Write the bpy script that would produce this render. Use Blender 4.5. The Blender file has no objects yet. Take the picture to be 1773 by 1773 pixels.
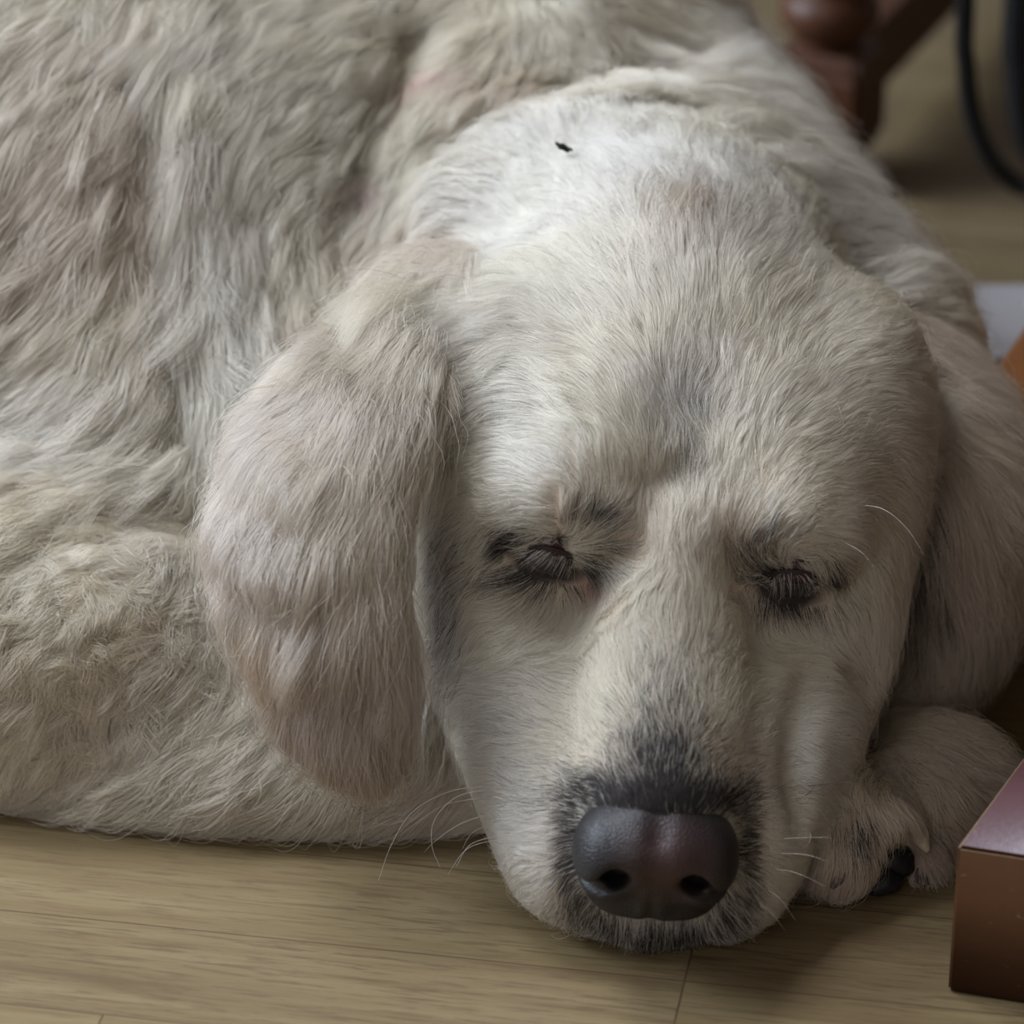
import bpy, math, random
import numpy as np
from mathutils import Vector, Matrix
from mathutils.bvhtree import BVHTree
from mathutils.kdtree import KDTree

random.seed(7)
rng = np.random.default_rng(7)
SC = bpy.context.scene
COL = SC.collection

# ------------------------------------------------------------------ camera
CAM_Z, PITCH, TANH = 0.66, math.radians(27.0), 0.14575
cam = bpy.data.cameras.new('camera')
cam.sensor_width = 36.0
cam.lens = 18.0 / TANH
cam.dof.use_dof = True
cam.dof.focus_distance = 1.185
cam.dof.aperture_fstop = 7.1
cam.clip_start = 0.05
cam_o = bpy.data.objects.new('camera', cam)
cam_o.location = (0, 0, CAM_Z)
cam_o.rotation_euler = (math.radians(90) - PITCH, 0, 0)
COL.objects.link(cam_o)
SC.camera = cam_o
SC.view_settings.view_transform = 'Standard'
SC.view_settings.look = 'None'
SC.view_settings.gamma = 1.0
SC.view_settings.use_curve_mapping = False
SC.view_settings.exposure = 0.48
SC.cycles.use_denoising = True
SC.cycles.max_bounces = 6
SC.cycles.diffuse_bounces = 4
SC.cycles.glossy_bounces = 4
SC.cycles.transmission_bounces = 5
SC.cycles.adaptive_threshold = 0.09
SC.cycles.adaptive_min_samples = 16
SC.cycles.transparent_max_bounces = 8

# ------------------------------------------------------------------ light
world = bpy.data.worlds.new('world')
SC.world = world
world.use_nodes = True
bg = world.node_tree.nodes['Background']
bg.inputs[0].default_value = (0.62, 0.74, 1.0, 1)
bg.inputs[1].default_value = 0.35

def area(name, loc, target, size, power, color, size_y=None):
    l = bpy.data.lights.new(name, 'AREA')
    l.energy = power
    l.color = color
    l.size = size
    if size_y:
        l.shape = 'RECTANGLE'
        l.size_y = size_y
    o = bpy.data.objects.new(name, l)
    o.location = loc
    d = Vector(target) - Vector(loc)
    o.rotation_euler = d.to_track_quat('-Z', 'Y').to_euler()
    COL.objects.link(o)
    return o

# window daylight from the left, plus an added overhead rim lamp and front fill
area('window_light', (-2.30, 1.55, 1.55), (0.05, 1.05, 0.05), 1.5, 90, (0.74, 0.85, 1.0), 1.3)
area('overhead_rim_light', (-0.75, 1.60, 2.34), (-0.02, 1.15, 0.1), 0.9, 39, (0.86, 0.91, 1.0), 0.9)
area('front_fill_light', (-0.9, -1.75, 1.25), (0.0, 1.1, 0.1), 1.8, 8.5, (1.0, 0.95, 0.88), 1.8)

# ------------------------------------------------------------------ helpers
def ray(px, py):
    u = (px - 886.5) / 886.5 * TANH
    v = -(py - 886.5) / 886.5 * TANH
    c, s = math.cos(PITCH), math.sin(PITCH)
    return np.array([u, c + v * s, -s + v * c])

def at(px, py, Y):
    """a point of the room that the photo shows at (px, py), Y metres in front of the lens"""
    d = ray(px, py)
    return np.array([0, 0, CAM_Z]) + d * (Y / d[1])

def on_floor(px, py, z=0.0):
    d = ray(px, py)
    return np.array([0, 0, CAM_Z]) + d * ((z - CAM_Z) / d[2])

def nrm(v):
    v = np.asarray(v, float)
    return v / np.maximum(np.linalg.norm(v, axis=-1, keepdims=True), 1e-12)

def tag(o, label=None, cat=None, group=None, kind=None):
    for k, v in (('label', label), ('category', cat), ('group', group), ('kind', kind)):
        if v:
            o[k] = v
    return o

def empty(name, loc, rz=0.0):
    o = bpy.data.objects.new(name, None)
    o.location = loc
    o.rotation_euler = (0, 0, rz)
    o.empty_display_size = 0.05
    COL.objects.link(o)
    bpy.context.view_layer.update()
    return o

def attach(o, parent):
    if parent is not None:
        o.parent = parent
        M = Matrix.Translation(parent.location) @ parent.rotation_euler.to_matrix().to_4x4()
        o.matrix_parent_inverse = M.inverted()
    return o

def mesh_obj(name, V, F, mat, parent=None, smooth=True):
    me = bpy.data.meshes.new(name)
    me.from_pydata([tuple(map(float, v)) for v in V], [], [tuple(map(int, f)) for f in F])
    if smooth:
        me.polygons.foreach_set('use_smooth', np.ones(len(me.polygons), bool))
    me.update()
    if mat:
        me.materials.append(mat)
    o = bpy.data.objects.new(name, me)
    COL.objects.link(o)
    return attach(o, parent)

class Nodes:
    def __init__(s, name):
        s.m = bpy.data.materials.new(name)
        s.m.use_nodes = True
        s.t = s.m.node_tree
        s.b = s.t.nodes['Principled BSDF']
    def n(s, typ, **kw):
        x = s.t.nodes.new(typ)
        for k, v in kw.items():
            setattr(x, k, v)
        return x
    def l(s, a, b):
        s.t.links.new(a, b)
    def val(s, node, key, v):
        node.inputs[key].default_value = v
    def ramp(s, fac, stops):
        r = s.n('ShaderNodeValToRGB')
        e = r.color_ramp.elements
        while len(e) < len(stops):
            e.new(0.5)
        for i, (p, c) in enumerate(stops):
            e[i].position = p
            e[i].color = (*c, 1) if len(c) == 3 else c
        s.l(fac, r.inputs[0])
        return r.outputs[0]
    def coords(s, scale=(1, 1, 1), rot=(0, 0, 0), loc=(0, 0, 0), kind='Object'):
        tc = s.n('ShaderNodeTexCoord')
        mp = s.n('ShaderNodeMapping')
        s.val(mp, 'Scale', scale)
        s.val(mp, 'Rotation', rot)
        s.val(mp, 'Location', loc)
        s.l(tc.outputs[kind], mp.inputs[0])
        return mp.outputs[0]
    def noise(s, vec, scale, detail=4, rough=0.55, dist=0.0):
        x = s.n('ShaderNodeTexNoise')
        s.val(x, 'Scale', scale)
        s.val(x, 'Detail', detail)
        s.val(x, 'Roughness', rough)
        s.val(x, 'Distortion', dist)
        s.l(vec, x.inputs['Vector'])
        return x.outputs['Fac']
    def mix(s, fac, a, b, mode='MIX'):
        x = s.n('ShaderNodeMix', data_type='RGBA', blend_type=mode)
        for sock, v in ((x.inputs[0], fac), (x.inputs[6], a), (x.inputs[7], b)):
            if isinstance(v, bpy.types.NodeSocket):
                s.l(v, sock)
            else:
                sock.default_value = v if not isinstance(v, tuple) or len(v) == 4 else (*v, 1)
        return x.outputs[2]
    def math(s, op, a, b=0.0, c=0.0):
        x = s.n('ShaderNodeMath', operation=op)
        for i, v in enumerate((a, b, c)):
            if isinstance(v, bpy.types.NodeSocket):
                s.l(v, x.inputs[i])
            else:
                x.inputs[i].default_value = v
        return x.outputs[0]
    def bump(s, h, strength, dist=0.001):
        x = s.n('ShaderNodeBump')
        s.val(x, 'Strength', strength)
        s.val(x, 'Distance', dist)
        s.l(h, x.inputs['Height'])
        s.l(x.outputs[0], s.b.inputs['Normal'])
    def base(s, c):
        if isinstance(c, tuple):
            s.b.inputs['Base Color'].default_value = (*c, 1)
        else:
            s.l(c, s.b.inputs['Base Color'])
    def rough(s, r):
        if isinstance(r, float):
            s.b.inputs['Roughness'].default_value = r
        else:
            s.l(r, s.b.inputs['Roughness'])

def plain(name, color, rough=0.5, spec=0.5):
    N = Nodes(name)
    v = N.coords()
    f = N.noise(v, 60, 3)
    N.base(N.mix(f, tuple(c * 0.85 for c in color), tuple(min(1, c * 1.1) for c in color)))
    N.rough(rough)
    N.b.inputs['Specular IOR Level'].default_value = spec
    return N.m

# ------------------------------------------------------------------ signed distance modelling
class Vol:
    """a block of space holding a signed distance field"""
    def __init__(s, lo, hi, h):
        s.lo = np.array(lo, float)
        s.h = h
        s.n = np.ceil((np.array(hi) - s.lo) / h).astype(int) + 1
        s.d = np.full(tuple(s.n), 0.2, np.float32)
        s.ax = [s.lo[i] + h * np.arange(s.n[i]) for i in range(3)]
    def _win(s, lo, hi):
        a = np.clip(np.floor((lo - s.lo) / s.h).astype(int), 0, s.n)
        b = np.clip(np.ceil((hi - s.lo) / s.h).astype(int) + 1, 0, s.n)
        if (b <= a).any():
            return None, None
        w = tuple(slice(a[i], b[i]) for i in range(3))
        P = np.stack(np.meshgrid(*[s.ax[i][w[i]] for i in range(3)], indexing='ij'), -1)
        return w, P
    def add(s, prim, k=0.01, sub=False):
        lo, hi = prim.bounds()
        m = max(k, 0.03) + 0.02 if not sub else k + 0.004
        w, P = s._win(lo - m, hi + m)
        if w is None:
            return
        d = prim(P).astype(np.float32)
        o = s.d[w]
        if sub:
            d = -d
            hh = np.clip(0.5 + 0.5 * (d - o) / k, 0, 1)
            s.d[w] = o * (1 - hh) + d * hh + k * hh * (1 - hh)
        else:
            hh = np.clip(0.5 + 0.5 * (d - o) / k, 0, 1)
            s.d[w] = d * (1 - hh) + o * hh - k * hh * (1 - hh)
    def sample(s, p):
        q = (p - s.lo) / s.h
        i = np.clip(np.floor(q).astype(int), 0, s.n - 2)
        f = np.clip(q - i, 0, 1).astype(np.float32)
        D = s.d
        x, y, z = i[:, 0], i[:, 1], i[:, 2]
        fx, fy, fz = f[:, 0], f[:, 1], f[:, 2]
        c00 = D[x, y, z] * (1 - fx) + D[x + 1, y, z] * fx
        c10 = D[x, y + 1, z] * (1 - fx) + D[x + 1, y + 1, z] * fx
        c01 = D[x, y, z + 1] * (1 - fx) + D[x + 1, y, z + 1] * fx
        c11 = D[x, y + 1, z + 1] * (1 - fx) + D[x + 1, y + 1, z + 1] * fx
        return (c00 * (1 - fy) + c10 * fy) * (1 - fz) + (c01 * (1 - fy) + c11 * fy) * fz
    def grad(s, p, e=None):
        e = e or s.h * 0.9
        g = np.empty_like(p)
        for k in range(3):
            o = np.zeros(3)
            o[k] = e
            g[:, k] = s.sample(p + o) - s.sample(p - o)
        return nrm(g)
    def smooth(s, it=1):
        for _ in range(it):
            for a in range(3):
                d = s.d
                u = np.concatenate([np.take(d, [0], a), np.take(d, range(d.shape[a] - 1), a)], a)
                v = np.concatenate([np.take(d, range(1, d.shape[a]), a), np.take(d, [-1], a)], a)
                s.d = (0.5 * d + 0.25 * (u + v)).astype(np.float32)
    def mesh(s):
        """naive surface nets"""
        D = s.d
        I = D < 0
        n = np.array(D.shape)
        acc = np.zeros(tuple(n - 1) + (3,), np.float32)
        cnt = np.zeros(tuple(n - 1), np.float32)
        def sl(o, m):
            return tuple(slice(o[i], o[i] + m[i]) for i in range(3))
        for a in range(3):
            b, c = [x for x in range(3) if x != a]
            for ob in (0, 1):
                for oc in (0, 1):
                    o = [0, 0, 0]
                    o[b], o[c] = ob, oc
                    o2 = list(o)
                    o2[a] += 1
                    d0, d1 = D[sl(o, n - 1)], D[sl(o2, n - 1)]
                    cr = (d0 < 0) != (d1 < 0)
                    t = np.where(cr, d0 / np.where(cr, d0 - d1, 1), 0)
                    cnt += cr
                    acc[..., a] += t
                    acc[..., b] += cr * ob
                    acc[..., c] += cr * oc
        act = cnt > 0
        idx = np.full(act.shape, -1, np.int64)
        idx[act] = np.arange(act.sum())
        cells = np.argwhere(act)
        V = s.lo + s.h * (cells + acc[act] / cnt[act][:, None])
        F = []
        for a in range(3):
            b, c = (a + 1) % 3, (a + 2) % 3
            m = n.copy()
            m[a] -= 1
            o2 = [0, 0, 0]
            o2[a] = 1
            cr = I[sl((0, 0, 0), m)] != I[sl(o2, m)]
            e = np.argwhere(cr)
            e = e[(e[:, b] > 0) & (e[:, c] > 0) & (e[:, b] < n[b] - 1) & (e[:, c] < n[c] - 1)]
            ins = I[e[:, 0], e[:, 1], e[:, 2]]
            q = []
            for db, dc in ((0, 0), (-1, 0), (-1, -1), (0, -1)):
                x = e.copy()
                x[:, b] += db
                x[:, c] += dc
                q.append(idx[x[:, 0], x[:, 1], x[:, 2]])
            q = np.stack(q, 1)
            q = np.where(ins[:, None], q, q[:, ::-1])
            F.append(q)
        return V, np.concatenate(F)

def frame(x, hint):
    x = nrm(x)
    z = nrm(np.cross(x, hint))
    y = np.cross(z, x)
    return np.stack([x, y, z])       # rows

class Ell:
    def __init__(s, c, r, R=None):
        s.c = np.array(c, float)
        s.r = np.array(r, float)
        s.R = np.eye(3) if R is None else R
    def bounds(s):
        e = np.sqrt(((s.R.T * s.r) ** 2).sum(1))
        return s.c - e, s.c + e
    def __call__(s, P):
        q = (P - s.c) @ s.R.T
        k0 = np.linalg.norm(q / s.r, axis=-1)
        k1 = np.linalg.norm(q / s.r ** 2, axis=-1)
        return k0 * (k0 - 1) / np.maximum(k1, 1e-9)

class Cone:
    """tapered capsule through a polyline"""
    def __init__(s, pts, rad):
        s.p = [np.array(p, float) for p in pts]
        s.rad = rad
    def bounds(s):
        P = np.array(s.p)
        m = max(s.rad)
        return P.min(0) - m, P.max(0) + m
    def __call__(s, P):
        best = None
        for i in range(len(s.p) - 1):
            a, b = s.p[i], s.p[i + 1]
            ab = b - a
            t = np.clip(((P - a) @ ab) / (ab @ ab), 0, 1)
            d = np.linalg.norm(P - a - t[..., None] * ab, axis=-1) - (s.rad[i] * (1 - t) + s.rad[i + 1] * t)
            best = d if best is None else np.minimum(best, d)
        return best

DENS = 1.0       # share of the full number of hairs

# ------------------------------------------------------------------ the dog: body sculpted as one continuous surface
pit, yaw, roll = math.radians(27), math.radians(4), math.radians(4)
HO = at(1136, 1490, 0.954)
HA = np.array([math.sin(yaw) * math.cos(pit), math.cos(yaw) * math.cos(pit), math.sin(pit)])
_B = np.array([math.cos(yaw), -math.sin(yaw), 0.0])
_C = np.cross(_B, HA)
HB = math.cos(roll) * _B - math.sin(roll) * _C
HC = math.cos(roll) * _C + math.sin(roll) * _B
HR = np.stack([HA, HB, HC])

def hd(a, b, c):
    """head space: a back from the nose, b to the side, c up from the nose"""
    return HO + a * HA + b * HB + c * HC

def hell(a, b, c, ra, rb, rc, tilt=0.0, yawl=0.0):
    R = HR
    if tilt:
        t = math.radians(tilt)
        R = np.stack([math.cos(t) * HA + math.sin(t) * HC, HB, -math.sin(t) * HA + math.cos(t) * HC])
    if yawl:
        t = math.radians(yawl)
        R = np.stack([math.cos(t) * R[0] + math.sin(t) * R[1], -math.sin(t) * R[0] + math.cos(t) * R[1], R[2]])
    return Ell(hd(a, b, c), (ra, rb, rc), R)

EYE = {-1: at(948, 962, 1.052), 1: at(1375, 1002, 1.052)}

body_prims = []    # (primitive, blend, subtract)
def B_(p, k=0.02, sub=False):
    body_prims.append((p, k, sub))

# torso going back to the left, shoulders, neck, hips
B_(Ell((-0.20, 1.335, 0.085), (0.24, 0.185, 0.165)))
B_(Ell((-0.46, 1.42, 0.09), (0.22, 0.19, 0.15)), 0.06)
B_(Ell((-0.058, 1.39, 0.085), (0.092, 0.16, 0.146)), 0.05)                # far shoulder / withers
B_(Ell((0.006, 1.29, 0.065), (0.096, 0.12, 0.125)), 0.04)          # neck
B_(Ell((0.098, 1.215, 0.060), (0.078, 0.080, 0.060)), 0.03)        # neck ruff right
B_(Ell((-0.13, 1.19, 0.055), (0.13, 0.085, 0.085)), 0.03)       # near shoulder
B_(Ell((-0.04, 1.22, 0.07), (0.09, 0.08, 0.09)), 0.03)          # throat side of neck
# near foreleg lying along the floor
B_(Ell((-0.165, 1.118, 0.048), (0.098, 0.064, 0.054)), 0.014)       # elbow with woolly patch
B_(Cone([(-0.24, 1.14, 0.035), (-0.12, 1.098, 0.032), (-0.03, 1.088, 0.030), (0.06, 1.09, 0.025)], [0.045, 0.038, 0.033, 0.022]), 0.012)
B_(Cone([(-0.36, 1.105, 0.012), (-0.19, 1.078, 0.014), (-0.10, 1.062, 0.016), (-0.04, 1.058, 0.016), (0.0, 1.062, 0.012)], [0.008, 0.014, 0.016, 0.014, .010]), 0.02)
# hind legs and tail root, beyond the picture
B_(Ell((-0.52, 1.27, 0.07), (0.12, 0.13, 0.09)), 0.03)
B_(Cone([(-0.50, 1.19, 0.03), (-0.36, 1.16, 0.025), (-0.30, 1.15, 0.02)], [0.035, 0.026, 0.02]), 0.02)
B_(Cone([(-0.64, 1.44, 0.05), (-0.74, 1.36, 0.035), (-0.78, 1.24, 0.025)], [0.035, 0.022, 0.014]), 0.02)
# rolls of loose skin on the neck
B_(Cone([at(790, 30, 1.345), at(610, 170, 1.30), at(520, 320, 1.262), at(540, 500, 1.212), at(570, 600, 1.175)], [0.03, 0.034, 0.032, 0.026, 0.016]), 0.014)
B_(Cone([at(1050, 40, 1.35), at(980, 110, 1.325), at(830, 200, 1.28), at(720, 340, 1.232)], [0.036, 0.036, 0.030, 0.022]), 0.012)
B_(Cone([at(1160, 345, 1.255), at(1050, 322, 1.25), at(920, 350, 1.235), at(790, 460, 1.200)], [0.040, 0.040, 0.034, 0.022]), 0.010)
B_(Cone([at(1120, 70, 1.36), at(1236, 215, 1.315), at(1330, 340, 1.275), at(1430, 490, 1.235), at(1530, 575, 1.21), at(1580, 690, 1.19)], [.030, .028, .027, .027, .027, .024]), 0.02)
B_(Ell(at(1150, 445, 1.228), (.071, .052, .048)), 0.02)
B_(Ell(at(1000, 400, 1.225), (.060, .045, .042)), 0.02)

head_prims = []
def H_(p, k=0.012, sub=False):
    head_prims.append((p, k, sub))
H_(hell(.170, .000, -.014, .080, .073, .064))
H_(hell(.232, -.006, -.014, .070, .058, .058), 0.03)            # nape
for s in (-1, 1):
    H_(hell(.140, s * .036, .018, .038, .032, .030), 0.02)         # brow
    H_(hell(.135, s * .052, -.030, .060, .031, .046), 0.02)        # cheek
    H_(hell(.185, s * .060, -.005, .050, .028, .042), 0.02)        # ear root
H_(hell(.060, 0, -.012, .062, .031, .026), 0.018)                  # muzzle
H_(Cone([hd(.022, 0, -.004), hd(.060, 0, .002), hd(.105, 0, .014)], [.018, .019, .022]), 0.02)
for s in (-1, 1):
    H_(hell(.040, s * .0265, -.037, .042, .0275, .029, 0, s * 6), 0.014)  # flews
    H_(hell(.082, s * .038, -.036, .046, .029, .032), 0.018)
H_(hell(.084, .050, -.034, .031, .020, .027), 0.005)               # lip squashed up by the paw
H_(hell(.042, 0, -.050, .036, .024, .014), 0.012)                   # chin
for s in (-1, 1):
    H_(Ell(EYE[s] + 0.004 * HA, (.0145, .0145, .0145)), 0.008)
    # frown: hollow inside each eye and the groove below it
    H_(Cone([hd(.090, s * .026, .033), hd(.112, s * .023, .047)], [.006, .007]), 0.014, True)
H_(Cone([hd(.135, 0, .062), hd(.165, 0, .068)], [.006, .006]), 0.02, True)
H_(hell(.020, 0, -.046, .024, .020, .016), 0.010)
H_(Cone([hd(-.008, 0, -.026), hd(.002, 0, -.058)], [.001, .0015]), 0.004, True)   # cleft of the lip

ear_prims = {-1: [], 1: []}
def flap(pts, wid, thick, normal):
    """a hanging flap: overlapping flattened lobes along a centre line"""
    out = []
    n = len(pts)
    for i in range(n):
        t = pts[min(i + 1, n - 1)] - pts[max(i - 1, 0)]
        x = nrm(t)
        nn = nrm(normal[i] - (normal[i] @ x) * x)
        y = np.cross(nn, x)
        L = np.linalg.norm(t) * (0.78 if 0 < i < n - 1 else 1.0)
        out.append(Ell(pts[i], (L, wid[i], thick[i]), np.stack([x, y, nn])))
    return out
nL = np.array([-0.35, -0.75, 0.55])
ear_prims[-1] = flap([at(735, 560, 1.14), at(655, 665, 1.098), at(575, 785, 1.066), at(540, 920, 1.042), at(560, 1050, 1.028), at(588, 1150, 1.020), at(608, 1240, 1.016)],
                     [.026, .0265, .0280, .0250, .0215, .0170, .0095], [.013, .010, .008, .008, .008, .007, .006], [nL] * 7)
nR = np.array([0.55, -0.7, 0.45])
ear_prims[1] = flap([at(1600, 680, 1.165), at(1665, 790, 1.142), at(1680, 890, 1.125), at(1665, 1000, 1.115), at(1630, 1110, 1.108)],
                    [.020, .024, .022, .020, .015], [.012, .011, .010, .010, .009], [nR] * 5)

paw_prims = []
def P_(p, k=0.006, sub=False):
    paw_prims.append((p, k, sub))
P_(Cone([at(1300, 1250, 1.14), at(1480, 1345, 1.085), at(1610, 1345, 1.062)], [.019, .0205, .0205]), 0.01)     # forearm to wrist
P_(Ell(at(1640, 1378, 1.052), (.023, .022, .021)), 0.012)                                   # wrist
P_(Cone([at(1690, 1420, 1.05), at(1650, 1480, 1.035)], [.018, .013]), 0.008)
P_(Cone([at(1585, 1400, 1.038), at(1475, 1440, 1.023)], [.018, .0175]), 0.01)               # folded paw
for (x0, y0, Y0, x1, y1, Y1, r0, r1) in ((1450, 1400, 1.022, 1400, 1470, 1.012, .011, .010), (1480, 1430, 1.016, 1455, 1490, 1.004, .011, .0095),
                             (1540, 1410, 1.022, 1540, 1450, 1.012, .011, .009), (1580, 1420, 1.034, 1592, 1520, 1.018, .010, .0085)):
    P_(Cone([at(x0, y0, Y0), at(x1, y1, Y1)], [r0, r1]), 0.004)

GROUPS = {'body': body_prims, 'head': head_prims, 'earL': [(p, .006, False) for p in ear_prims[-1]],
          'earR': [(p, .006, False) for p in ear_prims[1]], 'paw': paw_prims}

# (run of the fold, radius, height above (+) or depth below (-) the skin, blend)
STROKES = [
    ([(235, 60), (245, 250), (262, 420), (285, 600), (325, 780)], .009, -.014, .008),
    ([(420, 330), (450, 450), (470, 600)], .008, -.008, .010),
    ([(720, 60), (640, 260), (585, 420), (575, 540)], .010, -.010, .012),
    ([(760, 240), (700, 330), (670, 420)], .008, -.008, .010),
    ([(1130, 120), (960, 170), (850, 200), (790, 255)], .009, -.012, .008),
    ([(700, 430), (640, 500), (600, 600)], .008, -.008, .010),
    ([(0, 1000), (110, 935), (220, 900), (335, 915)], .009, -.006, .012),
    # brow and frown
    ([(1085, 870), (1120, 850), (1160, 830)], .006, -.0030, .008),
    ([(1110, 900), (1100, 950)], .005, -.0030, .008),
    ([(1262, 930), (1272, 985), (1300, 1050), (1330, 1110)], .005, -.0035, .007),
    ([(1310, 1120), (1400, 1090), (1470, 1010), (1500, 960)], .006, -.0030, .008),
    ([(900, 870), (960, 855), (1030, 880)], .010, .0045, .016),
    ([(1310, 900), (1380, 905), (1440, 935)], .010, .0045, .016),
    ([(860, 1060), (940, 1050), (1010, 1025)], .008, -.0020, .010),
    # folded paw: hollow under the toes, crease against the wrist
    ([(1505, 1540), (1545, 1495), (1560, 1480)], .009, -.010, .004),
    ([(1530, 1330), (1585, 1385), (1605, 1440)], .006, -.006, .005),
    ([(1415, 1440), (1412, 1500)], .004, -.003, .004),
    # crease between muzzle and squashed lip, corner of the mouth
    ([(1395, 1180), (1375, 1260), (1370, 1350), (1385, 1420)], .006, -.0060, .006),
    ([(1470, 1165), (1500, 1190)], .005, -.0050, .005),
]

def trace(V, px, py):
    o = np.array([0, 0, CAM_Z])
    d = nrm(ray(px, py))
    t = 1.0
    for _ in range(200):
        s = float(V.sample((o + d * t)[None])[0])
        if s < 0.0003:
            break
        t += max(s * 0.7, 0.0004)
        if t > 2.2:
            break
    return o + d * t

def build_volume(h=0.003):
    V = Vol((-0.86, 0.93, -0.012), (0.30, 1.66, 0.29), h)
    for i, (p, k, sub) in enumerate(body_prims):
        V.add(p, k, sub)
    for i, (p, k, sub) in enumerate(head_prims):
        V.add(p, k, sub)
    for (p, k, sub) in paw_prims:
        V.add(p, k, sub)
    for s in (-1, 1):
        for i, p in enumerate(ear_prims[s]):
            V.add(p, .013)
    # the body lies on the floor: flatten whatever would sink below it
    # folds and creases pressed into the skin
    G = V.d.copy()
    src = Vol.__new__(Vol)
    src.lo, src.h, src.n, src.ax, src.d = V.lo, V.h, V.n, V.ax, G
    for pts, r, hgt, k in STROKES:
        C = []
        for (x, y) in pts:
            p = trace(src, x, y)
            n = src.grad(p[None])[0]
            C.append(p + n * ((hgt - r) if hgt > 0 else (hgt + r)))
        V.add(Cone(C, [r] * len(C)), k, hgt < 0)
    z = V.ax[2][None, None, :]
    V.d = np.maximum(V.d, (0.0015 - z).astype(np.float32))
    V.smooth(1)
    return V

def group_dist(P, names):
    out = []
    for g in names:
        d = np.full(len(P), 1.0)
        for (p, k, sub) in GROUPS[g]:
            if not sub:
                d = np.minimum(d, p(P))
        out.append(d)
    return np.stack(out, 1)

# ------------------------------------------------------------------ fur
def field_noise(P, scale, seed, n=14):
    r = np.random.default_rng(seed)
    k = nrm(r.normal(size=(n, 3))) * (scale * (0.5 + r.random((n, 1)) * 1.2))
    ph = r.random(n) * 6.283
    return np.sin(P @ k.T * 6.283 + ph).sum(1) / math.sqrt(n / 2.0)      # about N(0,1)

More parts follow.
